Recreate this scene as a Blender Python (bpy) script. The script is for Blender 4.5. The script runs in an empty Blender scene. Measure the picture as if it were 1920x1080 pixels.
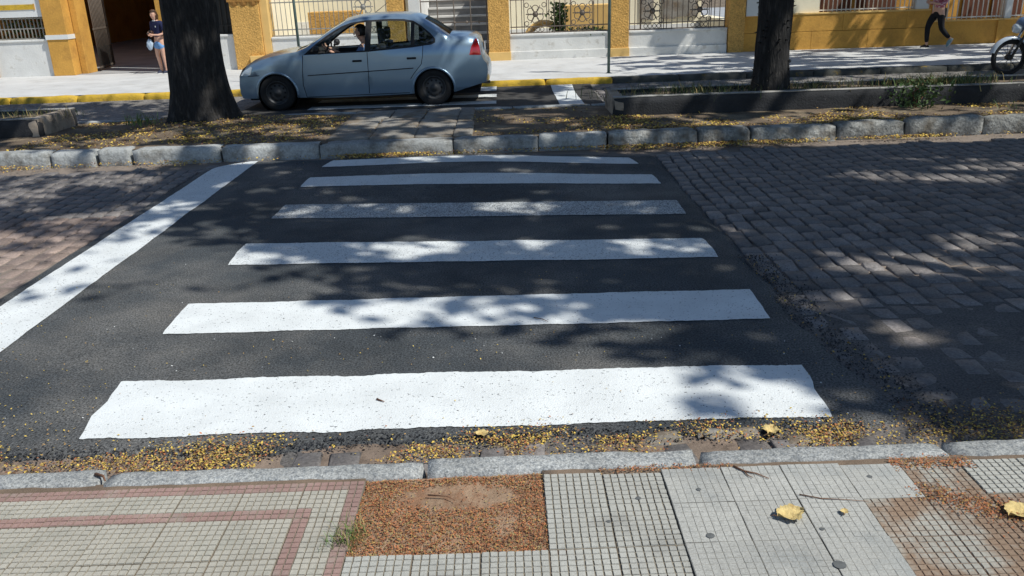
import bpy, bmesh, math, random
import numpy as np
from mathutils import Vector, Matrix, noise as mnoise
from mathutils.geometry import delaunay_2d_cdt

random.seed(7); rng = np.random.default_rng(7)
sc = bpy.context.scene
COL = sc.collection

# ------------------------------------------------------------------ camera
PITCH, ROLL, CAM_H = 0.34964, math.radians(2.0), 1.85
fw = Vector((0, math.cos(PITCH), -math.sin(PITCH))); r0 = Vector((1, 0, 0)); u0 = r0.cross(fw)
cr = r0*math.cos(ROLL) - u0*math.sin(ROLL); cu = u0*math.cos(ROLL) + r0*math.sin(ROLL)
cam = bpy.data.cameras.new('camera'); cam.sensor_width = 36; cam.lens = 29.55; cam.clip_start = .05; cam.clip_end = 2000
co = bpy.data.objects.new('camera', cam); COL.objects.link(co)
m = Matrix((cr, cu, -fw)).transposed().to_4x4(); m.translation = Vector((0, 0, CAM_H)); co.matrix_world = m
sc.camera = co
# ------------------------------------------------------------------ sky and sun
SUN = Vector((0.68, -0.36, 1.0)).normalized()          # towards the sun
elev = math.asin(SUN.z)
w = bpy.data.worlds.new('World'); sc.world = w; w.use_nodes = True
nt = w.node_tree; nt.nodes.clear()
sky = nt.nodes.new('ShaderNodeTexSky'); sky.sky_type = 'NISHITA'; sky.sun_disc = False
sky.sun_elevation = elev; sky.sun_rotation = math.atan2(SUN.x, SUN.y); sky.air_density = 1.0; sky.dust_density = .2; sky.ozone_density = 2.0
bg = nt.nodes.new('ShaderNodeBackground'); bg.inputs[1].default_value = .115
wo = nt.nodes.new('ShaderNodeOutputWorld')
nt.links.new(sky.outputs[0], bg.inputs[0]); nt.links.new(bg.outputs[0], wo.inputs[0])
sl = bpy.data.lights.new('sun', 'SUN'); sl.energy = 4.8; sl.angle = math.radians(.53); sl.color = (1, .98, .91)
so = bpy.data.objects.new('sun', sl); COL.objects.link(so); so.rotation_euler = SUN.to_track_quat('Z', 'Y').to_euler()
sc.view_settings.view_transform = 'Standard'; sc.view_settings.look = 'None'; sc.view_settings.exposure = 0.0; sc.view_settings.gamma = 1
sc.cycles.max_bounces = 8; sc.cycles.transparent_max_bounces = 12; sc.cycles.use_denoising = True

# ------------------------------------------------------------------ materials
MATS = {}
def mat(name, col, rough=.85, var=.2, scale=3., bump=0., bscale=40., col2=None, mask=(.45, .6), mscale=6., spec=.3, metal=0., rnd=0., fine=0., fscale=300., coat=0., detail=5., stretch=None):
    """Principled surface: base colour, cloudy variation, optional second colour in patches, fine speckle, per-object shift and relief, all in world metres."""
    if name in MATS: return MATS[name]
    M = bpy.data.materials.new(name); M.use_nodes = True; N = M.node_tree.nodes; L = M.node_tree.links
    b = N['Principled BSDF']; b.inputs['Roughness'].default_value = rough; b.inputs['Metallic'].default_value = metal
    b.inputs['Specular IOR Level'].default_value = spec; b.inputs['Coat Weight'].default_value = coat
    geo = N.new('ShaderNodeNewGeometry'); pos = geo.outputs['Position']
    if stretch:
        mp = N.new('ShaderNodeVectorMath'); mp.operation = 'MULTIPLY'; mp.inputs[1].default_value = stretch; L.new(pos, mp.inputs[0]); pos = mp.outputs[0]
    def noise(s, d=4., r=.55):
        n = N.new('ShaderNodeTexNoise'); n.inputs['Scale'].default_value = s; n.inputs['Detail'].default_value = d; n.inputs['Roughness'].default_value = r
        L.new(pos, n.inputs['Vector']); return n.outputs['Fac']
    def ramp(src, a, bb, v0, v1):
        n = N.new('ShaderNodeMapRange'); n.inputs[1].default_value = a; n.inputs[2].default_value = bb; n.inputs[3].default_value = v0; n.inputs[4].default_value = v1
        L.new(src, n.inputs[0]); return n.outputs[0]
    def mul(a, bb):
        n = N.new('ShaderNodeMath'); n.operation = 'MULTIPLY'; L.new(a, n.inputs[0]); L.new(bb, n.inputs[1]); return n.outputs[0]
    rgb = N.new('ShaderNodeRGB'); rgb.outputs[0].default_value = (*col, 1); cur = rgb.outputs[0]
    if col2 is not None:
        mx = N.new('ShaderNodeMix'); mx.data_type = 'RGBA'; mx.inputs['B'].default_value = (*col2, 1)
        L.new(cur, mx.inputs['A']); L.new(ramp(noise(mscale, detail, .65), mask[0], mask[1], 0, 1), mx.inputs['Factor']); cur = mx.outputs['Result']
    k = ramp(noise(scale), .25, .75, 1-var, 1+var)
    if fine: k = mul(k, ramp(noise(fscale, 2., .6), .3, .7, 1-fine, 1+fine))
    if rnd:
        oi = N.new('ShaderNodeObjectInfo'); k = mul(k, ramp(oi.outputs['Random'], 0, 1, 1-rnd, 1+rnd))
    vm = N.new('ShaderNodeVectorMath'); vm.operation = 'SCALE'; L.new(cur, vm.inputs[0]); L.new(k, vm.inputs['Scale'])
    L.new(vm.outputs[0], b.inputs['Base Color'])
    if bump:
        bp = N.new('ShaderNodeBump'); bp.inputs['Strength'].default_value = 1; bp.inputs['Distance'].default_value = bump
        L.new(noise(bscale, 5., .6), bp.inputs['Height']); L.new(bp.outputs[0], b.inputs['Normal'])
    MATS[name] = M; return M
def glass(name, tint, alpha):
    if name in MATS: return MATS[name]
    M = bpy.data.materials.new(name); M.use_nodes = True; N = M.node_tree.nodes; L = M.node_tree.links; N.clear()
    o = N.new('ShaderNodeOutputMaterial'); mx = N.new('ShaderNodeMixShader'); t = N.new('ShaderNodeBsdfTransparent'); g = N.new('ShaderNodeBsdfGlossy')
    t.inputs[0].default_value = (*tint, 1); g.inputs['Roughness'].default_value = .03; mx.inputs[0].default_value = alpha
    L.new(t.outputs[0], mx.inputs[1]); L.new(g.outputs[0], mx.inputs[2]); L.new(mx.outputs[0], o.inputs[0]); MATS[name] = M; return M

ASPH = (.060, .067, .073)
m_asph = mat('asphalt', ASPH, .85, .30, 1.1, .012, 100, col2=(.150, .145, .137), mask=(.44, .66), mscale=.75, fine=.75, fscale=95, detail=8.)
m_asph_far = mat('far_asphalt', (.05, .048, .046), .9, .25, 1.5, .003, 60, fine=.3)
def paint(n, wear, fs, tone=.72):
    return mat('paint_%d' % n, (tone*.965, tone*1.0, tone*1.0), .7, .10, 4., .004, 130, col2=(.075, .076, .082), mask=wear, mscale=fs, detail=3.)
PAINT = {1: paint(1, (.635, .68), 65), 2: paint(2, (.625, .68), 80), 3: paint(3, (.57, .66), 95, .68), 4: paint(4, (.44, .60), 100, .58), 5: paint(5, (.585, .69), 80, .66), 6: paint(6, (.6, .71), 80, .66), 7: paint(7, (.60, .69), 70, .70)}
m_sett = mat('sett_stone', (.158, .145, .140), .62, .28, 5., .005, 40, rnd=.30, col2=(.215, .185, .168), mask=(.5, .7), mscale=3, fine=.3, fscale=70, spec=.45)
m_fill = mat('joint_dust', (.110, .103, .099), .92, .3, 2.0, .006, 60, col2=(.19, .165, .145), mask=(.45, .7), mscale=1.5, fine=.45, fscale=90)
m_sand = mat('joint_sand', (.22, .18, .15), .95, .2, 3., .003, 60)
m_gutter = mat('gutter_dirt', (.21, .16, .125), .95, .3, 5., .006, 60, col2=(.12, .09, .07), mask=(.5, .65), mscale=9, fine=.3)
m_soil = mat('median_soil', (.145, .108, .075), .97, .3, 2.5, .012, 30, col2=(.25, .20, .135), mask=(.5, .65), mscale=3, fine=.35, fscale=60)
m_pit = mat('pit_soil', (.30, .205, .135), .97, .25, 8., .006, 60, col2=(.24, .135, .08), mask=(.48, .6), mscale=12, fine=.3)
m_pad = mat('tile_cream', (.38, .358, .305), .85, .10, 5., .0012, 220, col2=(.31, .30, .255), mask=(.5, .7), mscale=7, rnd=.06, fine=.13, fscale=220)
m_pad2 = mat('tile_grey', (.375, .37, .335), .85, .10, 5., .0012, 220, col2=(.29, .285, .26), mask=(.52, .68), mscale=6, rnd=.06, fine=.16, fscale=200)
m_padr = mat('tile_red', (.30, .195, .170), .85, .14, 6., .0012, 220, col2=(.31, .25, .215), mask=(.5, .7), mscale=9, rnd=.06, fine=.13, fscale=220)
m_padd = mat('tile_dusty', (.33, .315, .275), .9, .12, 5., .0012, 200, col2=(.235, .165, .115), mask=(.44, .54), mscale=2.4, rnd=.05, fine=.16, fscale=160)
m_worn = mat('tile_worn', (.375, .372, .345), .8, .10, 4., .001, 260, col2=(.31, .315, .30), mask=(.5, .66), mscale=5, rnd=.05, fine=.2, fscale=170)
m_grout = mat('tile_grout', (.205, .18, .14), .95, .25, 9., .002, 150, fine=.3)
m_groutw = mat('tile_grout_worn', (.25, .24, .215), .95, .25, 9., .002, 150, fine=.3)
m_groutr = mat('tile_grout_red', (.18, .10, .085), .95, .25, 9., .002, 150, fine=.3)
m_groutd = mat('tile_grout_dusty', (.19, .13, .09), .95, .25, 9., .002, 150, fine=.3)
m_mortar = mat('sidewalk_bed', (.17, .125, .09), .97, .3, 6., .004, 80, fine=.3)
m_granite = mat('granite', (.33, .335, .325), .75, .18, 6., .004, 90, col2=(.20, .21, .215), mask=(.46, .6), mscale=55, rnd=.08, fine=.45, fscale=150)
m_mkerb = mat('median_granite', (.27, .27, .255), .85, .35, 4., .03, 16, col2=(.12, .105, .085), mask=(.48, .66), mscale=5, rnd=.25, fine=.4, fscale=40)
m_mkerbw = mat('whitewashed_granite', (.34, .35, .345), .85, .28, 3., .016, 14, col2=(.20, .195, .18), mask=(.48, .64), mscale=5, rnd=.14, fine=.2, fscale=45)
m_flag = mat('flagstone', (.24, .225, .20), .9, .25, 3., .006, 30, rnd=.12, col2=(.18, .14, .10), mask=(.46, .64), mscale=3.5, fine=.2, fscale=60)
m_planter = mat('planter_paint', (.030, .031, .034), .9, .35, 3., .010, 40, col2=(.34, .34, .33), mask=(.655, .70), mscale=5.0, fine=.2)
m_planter_top = mat('planter_cap', (.30, .29, .27), .9, .3, 6., .006, 40, col2=(.12, .12, .11), mask=(.5, .62), mscale=5)
m_planter_end = mat('planter_sunlit_end', (.33, .275, .22), .9, .3, 5., .006, 40, col2=(.16, .13, .10), mask=(.5, .65), mscale=6)  # brown end walls, brighter than the front: sun on them put into the colour
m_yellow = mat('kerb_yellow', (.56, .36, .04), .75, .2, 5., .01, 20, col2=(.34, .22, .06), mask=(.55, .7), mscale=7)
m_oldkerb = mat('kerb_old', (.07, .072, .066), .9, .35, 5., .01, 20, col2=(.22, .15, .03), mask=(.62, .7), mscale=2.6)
m_conc = mat('sidewalk_concrete', (.53, .53, .52), .9, .12, 1.5, .003, 30, col2=(.45, .445, .43), mask=(.5, .68), mscale=2.5, fine=.08)
m_bark = mat('bark', (.022, .021, .021), .95, .4, 6., .06, 16, col2=(.070, .065, .060), mask=(.55, .72), mscale=14, fine=.4, fscale=40, stretch=(1, 1, .22))
m_leaf = mat('leaf_green', (.055, .105, .028), .6, .3, 2.)
m_ochre = mat('ochre_plaster', (.56, .30, .065), .9, .18, 1.4, .006, 25, col2=(.40, .205, .05), mask=(.5, .74), mscale=2.2, fine=.08, fscale=30)
m_stucco = mat('ochre_stucco', (.60, .345, .10), .95, .16, 4., .030, 26, fine=.28, fscale=38)
m_ochre_l = mat('ochre_light', (.70, .46, .17), .9, .1, 3., .003, 25)
m_cream = mat('cream_plaster', (.80, .73, .55), .9, .08, 1.5, .003, 25)
m_white = mat('white_plaster', (.66, .655, .63), .9, .12, 2.5, .005, 25, col2=(.50, .48, .44), mask=(.56, .68), mscale=5, fine=.05)
m_panel = mat('white_panel', (.66, .67, .66), .7, .08, 1., .002, 20)
m_brown = mat('shutter_brown', (.12, .045, .025), .7, .2, 4.)
m_capbrown = mat('capital_brown', (.34, .17, .045), .9, .2, 6., .01, 30)
m_iron = mat('wrought_iron', (.13, .105, .085), .6, .2, 9., spec=.4)
m_irong = mat('grey_iron', (.27, .26, .235), .6, .2, 9., spec=.4)
m_ironw = mat('white_iron', (.72, .70, .66), .6, .1, 6.)
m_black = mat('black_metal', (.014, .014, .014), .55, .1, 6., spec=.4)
m_step = mat('step_stone', (.50, .49, .47), .9, .2, 3., .004, 30)
m_riser = mat('step_riser', (.22, .215, .21), .9, .25, 4., .004, 30)
m_pole = mat('pole_green', (.09, .13, .12), .5, .2, 8., metal=.3)
m_dryleaf = mat('dry_leaf', (.60, .46, .20), .75, .22, 40., .006, 90, col2=(.40, .26, .10), mask=(.52, .7), mscale=38)
m_twig = mat('twig', (.17, .085, .05), .9, .3, 30., .002, 200)
m_gum = mat('chewing_gum', (.11, .115, .115), .9, .2, 60., .001, 300)

# ------------------------------------------------------------------ object helpers
def link(o, parent=None):
    COL.objects.link(o)
    if parent is not None: o.parent = parent
    return o
def tag(o, label=None, cat=None, group=None, kind=None):
    if label: o['label'] = label
    if cat: o['category'] = cat
    if group: o['group'] = group
    if kind or cat: o['kind'] = kind or 'thing'
    return o
def empty(name, loc=(0, 0, 0), rz=0.):
    o = bpy.data.objects.new(name, None); COL.objects.link(o); o.location = loc; o.rotation_euler = (0, 0, rz); return o
def obj(name, me, mats=None, parent=None, smooth=None):
    if isinstance(me, bmesh.types.BMesh):
        bm = me; bmesh.ops.recalc_face_normals(bm, faces=bm.faces[:]); me = bpy.data.meshes.new(name); bm.to_mesh(me); bm.free()
    if mats is not None and not me.materials:
        for mm in (mats if isinstance(mats, (list, tuple)) else [mats]): me.materials.append(mm)
    if smooth is not None: me.polygons.foreach_set('use_smooth', [bool(smooth)]*len(me.polygons))
    return link(bpy.data.objects.new(name, me), parent)
def pyd(name, v, f, mi=None, smooth=False):
    me = bpy.data.meshes.new(name); me.from_pydata([tuple(p) for p in v], [], f)
    if mi is not None: me.polygons.foreach_set('material_index', mi)
    if smooth: me.polygons.foreach_set('use_smooth', [True]*len(me.polygons))
    me.update(); return me
def bx(bm, x0, x1, y0, y1, z0, z1, bev=0., mi=0):
    g = bmesh.ops.create_cube(bm, size=1.); vs = g['verts']
    bmesh.ops.scale(bm, vec=(x1-x0, y1-y0, z1-z0), verts=vs); bmesh.ops.translate(bm, vec=((x0+x1)/2, (y0+y1)/2, (z0+z1)/2), verts=vs)
    fs = {f for v in vs for f in v.link_faces}
    for f in fs: f.material_index = mi
    if bev: bmesh.ops.bevel(bm, geom=list({e for v in vs for e in v.link_edges}), offset=bev, segments=2, affect='EDGES', profile=.6, material=-1)
    return vs
def box(name, x0, x1, y0, y1, z0, z1, mt, parent=None, bev=0.):
    bm = bmesh.new(); bx(bm, x0, x1, y0, y1, z0, z1, bev); return obj(name, bm, mt, parent)
def tube(bm, pts, rad, n=8, closed=False, mi=0, caps=True):
    """sweep a round section along pts; rad is a number or one per point"""
    pts = [Vector(p) for p in pts]; k = len(pts); rad = [rad]*k if not hasattr(rad, '__len__') else rad
    rings = []; prev = None
    for i, p in enumerate(pts):
        a = pts[(i-1) % k] if (closed or i > 0) else p; b = pts[(i+1) % k] if (closed or i < k-1) else p
        t = (b-a).normalized()
        if prev is None:
            prev = t.orthogonal().normalized()
        s = (prev - t*prev.dot(t)); s = s.normalized() if s.length > 1e-6 else t.orthogonal().normalized(); prev = s; q = t.cross(s)
        rings.append([bm.verts.new(p + (s*math.cos(2*math.pi*j/n) + q*math.sin(2*math.pi*j/n))*rad[i]) for j in range(n)])
    for i in range(k if closed else k-1):
        A, B = rings[i], rings[(i+1) % k]
        for j in range(n):
            f = bm.faces.new((A[j], A[(j+1) % n], B[(j+1) % n], B[j])); f.smooth = True; f.material_index = mi
    if caps and not closed:
        for r_ in (rings[0], rings[-1]):
            f = bm.faces.new(r_); f.material_index = mi
def lathe(bm, prof, axis='y', c=(0, 0, 0), n=32, mi=0):
    """prof: (radius, along) pairs turned about the axis through c"""
    rings = []
    for r_, a in prof:
        ring = []
        for j in range(n):
            t = 2*math.pi*j/n; p = (r_*math.cos(t), a, r_*math.sin(t)) if axis == 'y' else (r_*math.cos(t), r_*math.sin(t), a)
            ring.append(bm.verts.new(Vector(p)+Vector(c)))
        rings.append(ring)
    for A, B in zip(rings, rings[1:]):
        for j in range(n):
            f = bm.faces.new((A[j], A[(j+1) % n], B[(j+1) % n], B[j])); f.smooth = True; f.material_index = mi
def N3(x, y, z=0., s=1.): return mnoise.noise(Vector((x*s, y*s, z*s)))
def vnoise(X, Y, seed=0):
    """value noise for arrays"""
    X = np.asarray(X, float); Y = np.asarray(Y, float); xi = np.floor(X).astype(np.int64); yi = np.floor(Y).astype(np.int64); fx = X-xi; fy = Y-yi
    fx = fx*fx*(3-2*fx); fy = fy*fy*(3-2*fy)
    def h(a, b):
        n = (a*374761393 + b*668265263 + seed*982451653) & 0x7fffffff; n = ((n ^ (n >> 13))*1274126177) & 0x7fffffff; return ((n ^ (n >> 16)) & 0xffff)/65535.
    return (h(xi, yi)*(1-fx)+h(xi+1, yi)*fx)*(1-fy) + (h(xi, yi+1)*(1-fx)+h(xi+1, yi+1)*fx)*fy
def sstep(a, b, x): t = np.clip((x-a)/(b-a), 0, 1); return t*t*(3-2*t)
def sheet(name, xs, ys, zf, mats, parent=None, mif=None, smooth=True):
    """height-field sheet over a grid"""
    nx, ny = len(xs), len(ys); v = [(x, y, zf(x, y)) for y in ys for x in xs]
    f = [(j*nx+i, j*nx+i+1, (j+1)*nx+i+1, (j+1)*nx+i) for j in range(ny-1) for i in range(nx-1)]
    mi = None if mif is None else [mif((xs[i]+xs[i+1])/2, (ys[j]+ys[j+1])/2) for j in range(ny-1) for i in range(nx-1)]
    return obj(name, pyd(name, v, f, mi, smooth), mats, parent)
def lin(a, b, n): return [a+(b-a)*i/(n-1) for i in range(n)]
def scatter(name, P, size, mats, mi, parent=None, flat=.35, lw=.6, fold=.25):
    """many small folded flakes, one mesh; P (n,3), size (n,), mi (n,)"""
    n = len(P); a = rng.uniform(0, 2*np.pi, n); d = np.stack([np.cos(a), np.sin(a), rng.normal(0, flat, n)], 1); d /= np.linalg.norm(d, axis=1)[:, None]
    up = np.stack([rng.normal(0, flat, n), rng.normal(0, flat, n), np.ones(n)], 1); s = np.cross(up, d); s /= np.linalg.norm(s, axis=1)[:, None]; u = np.cross(d, s)
    h = (size/2)[:, None]; wd = h*lw
    v = np.stack([P-d*h, P-s*wd+u*h*fold, P+d*h, P+s*wd+u*h*fold], 1).reshape(-1, 3)
    idx = np.arange(n)*4; f = np.concatenate([np.stack([idx, idx+1, idx+2], 1), np.stack([idx, idx+2, idx+3], 1)], 0)
    me = bpy.data.meshes.new(name); me.vertices.add(len(v)); me.vertices.foreach_set('co', v.ravel())
    me.loops.add(f.size); me.loops.foreach_set('vertex_index', f.ravel().astype(np.int32)); me.polygons.add(len(f))
    me.polygons.foreach_set('loop_start', np.arange(0, f.size, 3, dtype=np.int32)); me.polygons.foreach_set('loop_total', np.full(len(f), 3, np.int32))
    for mm in mats: me.materials.append(mm)
    me.polygons.foreach_set('material_index', np.concatenate([mi, mi]).astype(np.int32)); me.update(calc_edges=True); me.validate()
    return link(bpy.data.objects.new(name, me), parent)

# ------------------------------------------------------------------ the ground, near road, crossing
def hump(x, y):       # crown of the asphalt where it meets the median
    return .05*math.exp(-((x+.35)/1.25)**2)*float(sstep(7.2, 9.0, np.float64(y)))
GZ = -.10
def struct(o, label, kind='structure'): return tag(o, label, None, None, kind)
struct(sheet('ground', [-600, -30, 30, 600], [-600, -20, 60, 600], lambda x, y: GZ-.05, m_soil), 'bare brown earth under the street reaching to the horizon')

STOP = -.012                                                    # level of the sett tops
def fillz(x, y):
    if x > 1: d = float(sstep(3.9, 6.1, np.float64(y - .18*(x-2) + .9*N3(x, y, 2, 1.1))))
    else: d = float(sstep(5.6, 7.4, np.float64(y)))*.9+.1
    return STOP + (.0015 if x > 1 else -.002)*(1-d) - .024*d + .004*N3(x, y, 0, 1.7)*(1-d*.5)
xs = lin(-14, 14, 141); ys = lin(2.84, 9.9, 60)
road = struct(sheet('road', xs, ys, fillz, [m_fill, m_sand], None, lambda x, y: 1 if ((x < -1 and y < 7.2 + N3(x, y, 3, .8)) or y > 9.36 or (x > 1 and 4.9 < y < 5.9 and N3(x, y, 5, .9) > -.15)) else 0), 'dusty bed of the cobbled near carriageway')
# setts: courses run across the street, stones staggered
def sett_mesh(wd, ln, k):
    bm = bmesh.new(); h = .05; a, b = wd/2, ln/2; i = .007
    r_ = random.Random(k); j = lambda s=.012: r_.uniform(-s, s)
    bot = [bm.verts.new(p) for p in ((-a, -b, -h), (a, -b, -h), (a, b, -h), (-a, b, -h))]
    cor = [(-a+j(), -b+j()), (a+j(), -b+j()), (a+j(), b+j()), (-a+j(), b+j())]
    mid = [bm.verts.new((x, y, -.007)) for x, y in cor]
    top = [bm.verts.new((x*(1-i/a), y*(1-i/b), j(.003))) for x, y in cor]; c = bm.verts.new((0, 0, .002))
    for A, B in ((bot, mid), (mid, top)):
        for q in range(4): bm.faces.new((A[q], A[(q+1) % 4], B[(q+1) % 4], B[q])).smooth = True
    for q in range(4): bm.faces.new((top[q], top[(q+1) % 4], c)).smooth = True
    bmesh.ops.recalc_face_normals(bm, faces=bm.faces[:]); me = bpy.data.meshes.new('sett'); bm.to_mesh(me); bm.free(); me.materials.append(m_sett); return me
SV = [sett_mesh(random.Random(k+50).uniform(.112, .126), random.Random(k).uniform(.135, .195), k) for k in range(12)]
m_settl = mat('sett_pinkish', (.25, .192, .165), .7, .28, 4., .004, 40, rnd=.26, col2=(.31, .235, .195), mask=(.48, .66), mscale=2.5, fine=.25, fscale=70)  # lighter, pinker copy of the sett stone for the left side
SVL = []
for me in SV:
    q = me.copy(); q.materials.clear(); q.materials.append(m_settl); SVL.append(q)
SL = [max(v.co.y for v in me.vertices)*2 for me in SV]
def asph_l(y): return -3.44 + .05*N3(y, 0, 0, 1.3) + (.30*max(0, (y-9.05)/.5)**2)
def asph_r(y): return 1.66 + .06*N3(y, 9, 0, 1.9) + .03*N3(y, 5, 0, 6) + .09*max(0, (4.6-y)/1.2)
setts = []
for side, x0, x1 in ((1, 1.5, 9.2), (-1, -9.2, -3.2)):
    nc = int((x1-x0)/.138)
    for c in range(nc):
        x = x0+.07+c*.138; y = 2.9+random.uniform(0, .2)
        while y < 9.55:
            k = random.randrange(12); l = SL[k]; yc = y+l/2; xx = x+.018*math.sin(yc*1.3+side)+random.uniform(-.005, .005)
            if not (asph_l(yc)+.06 < xx < asph_r(yc)-.06) and yc < 9.42+.08*math.sin(xx*7): setts.append((xx, yc, k))
            y += l+random.uniform(.014, .030)
def in_frame(x, y):
    p = Vector((x, y, -CAM_H)); d = p.dot(fw); px = 960+1576*p.dot(cr)/d; py = 540-1576*p.dot(cu)/d
    return -15 < px < 1935 and py < 1080, d
def shows(s):
    x, y, k = s; ok, d = in_frame(x, y)
    vis = (y > 4.2+.18*(x-2)) if x > 0 else True
    return (0 if ok and vis else 1, d)
setts.sort(key=shows)
for x, y, k in setts[:300]:
    o = bpy.data.objects.new('sett', (SVL if x < 0 and y < 8.3 else SV)[k]); link(o, road); o.location = (x, y, STOP+random.uniform(-.004, .004)); o.rotation_euler = (random.uniform(-.03, .03), random.uniform(-.03, .03), random.uniform(-.07, .07)+(math.pi if random.random() < .5 else 0))
bm = bmesh.new()
for x, y, k in setts[300:]:
    n0 = len(bm.verts); bm.from_mesh(SV[k]); bm.verts.ensure_lookup_table()
    M4 = Matrix.Translation((x, y, STOP+random.uniform(-.004, .004))) @ Matrix.Rotation(random.uniform(-.04, .04), 4, 'Z') @ Matrix.Rotation(random.uniform(-.03, .03), 4, 'X')
    for v in bm.verts[n0:]: v.co = M4 @ v.co
o = obj('setts', bm, m_sett, road); o['kind'] = 'stuff'

# asphalt sheet with feathered edges
ys = lin(3.14, 9.6, 130); rows = []; NX = 60
v = []; f = []
def near_edge(x): return 3.14+.05*N3(x, 2, 0, 2.5)+.03*N3(x, 1, 0, 9)-.03*(x < -1)
def far_edge(x): return 9.50-.10*(x+.9)+.05*N3(x, 7, 0, 2)
for j in range(130):
    t = j/129
    for i in range(NX):
        s = i/(NX-1); yy0 = 3.14+t*6.3; xl, xr = asph_l(yy0), asph_r(yy0); x = xl+(xr-xl)*s
        y = near_edge(x)+t*(far_edge(x)-near_edge(x)); xl, xr = asph_l(y), asph_r(y); x = xl+(xr-xl)*s
        e = min(s*(xr-xl), (1-s)*(xr-xl), y-near_edge(x)+.002, far_edge(x)-y+.002)
        v.append((x, y, hump(x, y)+.003*N3(x, y, 0, 1.5)-.035*(1-min(1, e/.10))**2))
for j in range(129):
    for i in range(NX-1): f.append((j*NX+i, j*NX+i+1, (j+1)*NX+i+1, (j+1)*NX+i))
cross = struct(obj('asphalt_crossing', pyd('asphalt_crossing', v, f, None, True), m_asph), 'fresh black asphalt strip laid across the cobbled road')
def az(x, y): return hump(x, y)+.003*N3(x, y, 0, 1.5)
def stripe(name, poly, mt, label, rough=.013, n=260, mm=8):
    """poly: near-left, far-left, far-right, near-right corners on the road"""
    a, b, c, d = [Vector(p) for p in poly]; v = []; sd = a.x*7+a.y*13
    for j in range(mm+1):
        t = j/mm
        for i in range(n+1):
            s = i/n; p = (a.lerp(d, s)).lerp(b.lerp(c, s), t)
            e = 1 if j in (0, mm) else 0
            q = (1 if i in (0, n) else 0)
            dy = e*(rough*N3(p.x, sd, 0, 3)+rough*.5*N3(p.x, sd, 4, 14)+rough*.45*N3(p.x, sd, 8, 45))
            dx = q*(rough*N3(p.y, sd, 2, 6)+rough*.4*N3(p.y, sd, 2, 25))
            # the paint carries a slightly rounded outline at its corners
            if q and j in (0, mm): dx += (.006 if i == 0 else -.006)
            v.append((p.x+dx, p.y+dy, az(p.x, p.y)+.005))
    f = [(j*(n+1)+i, j*(n+1)+i+1, (j+1)*(n+1)+i+1, (j+1)*(n+1)+i) for j in range(mm) for i in range(n)]
    o = obj(name, pyd(name, v, f, None, True), mt, cross); o['label'] = label; return o
ST = [((-1.95, 3.30), (-2.01, 3.88), (1.43, 3.80), (1.40, 3.27)), ((-2.03, 4.49), (-2.05, 4.98), (1.48, 4.89), (1.46, 4.41)),
      ((-2.04, 5.75), (-2.06, 6.28), (1.44, 6.00), (1.45, 5.54)), ((-2.05, 7.01), (-2.04, 7.48), (1.47, 7.16), (1.46, 6.70)),
      ((-2.06, 8.18), (-2.05, 8.60), (1.43, 8.20), (1.45, 7.80)), ((-2.04, 9.12), (-1.97, 9.46), (1.32, 9.04), (1.38, 8.70))]
SLAB = ['bright white crossing stripe nearest the pavement, speckled towards its middle', 'bright white crossing stripe, second from the pavement', 'thinly painted crossing stripe, third from the pavement',
        'grey patchy crossing stripe, fourth from the pavement', 'narrow crossing stripe, second from the median', 'crossing stripe nearest the median kerb']
for i, p in enumerate(ST): stripe('crosswalk_stripe', p, PAINT[i+1], SLAB[i], .020 if i == 0 else .012)
# stop line, tapering round at its far end
v = []; f = []; n = 120
for j in range(n+1):
    t = j/n; y = 3.35+t*(9.62-3.35); xl = -3.28+.012*N3(y, 3, 0, 2)+.006*N3(y, 3, 0, 9); xr = -2.865+.012*N3(y, 8, 0, 2)+.006*N3(y, 8, 0, 9)
    k = max(0, (y-9.2)/.42); xl += .34*k**2.2
    for i in range(7): x = xl+(xr-xl)*i/6; v.append((x, y, az(x, y)+.005))
f = [(j*7+i, j*7+i+1, (j+1)*7+i+1, (j+1)*7+i) for j in range(n) for i in range(6)]
o = obj('stop_line', pyd('stop_line', v, f, None, True), PAINT[7], cross); o['label'] = 'long white stop line along the edge of the asphalt beside the cobbles'

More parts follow.
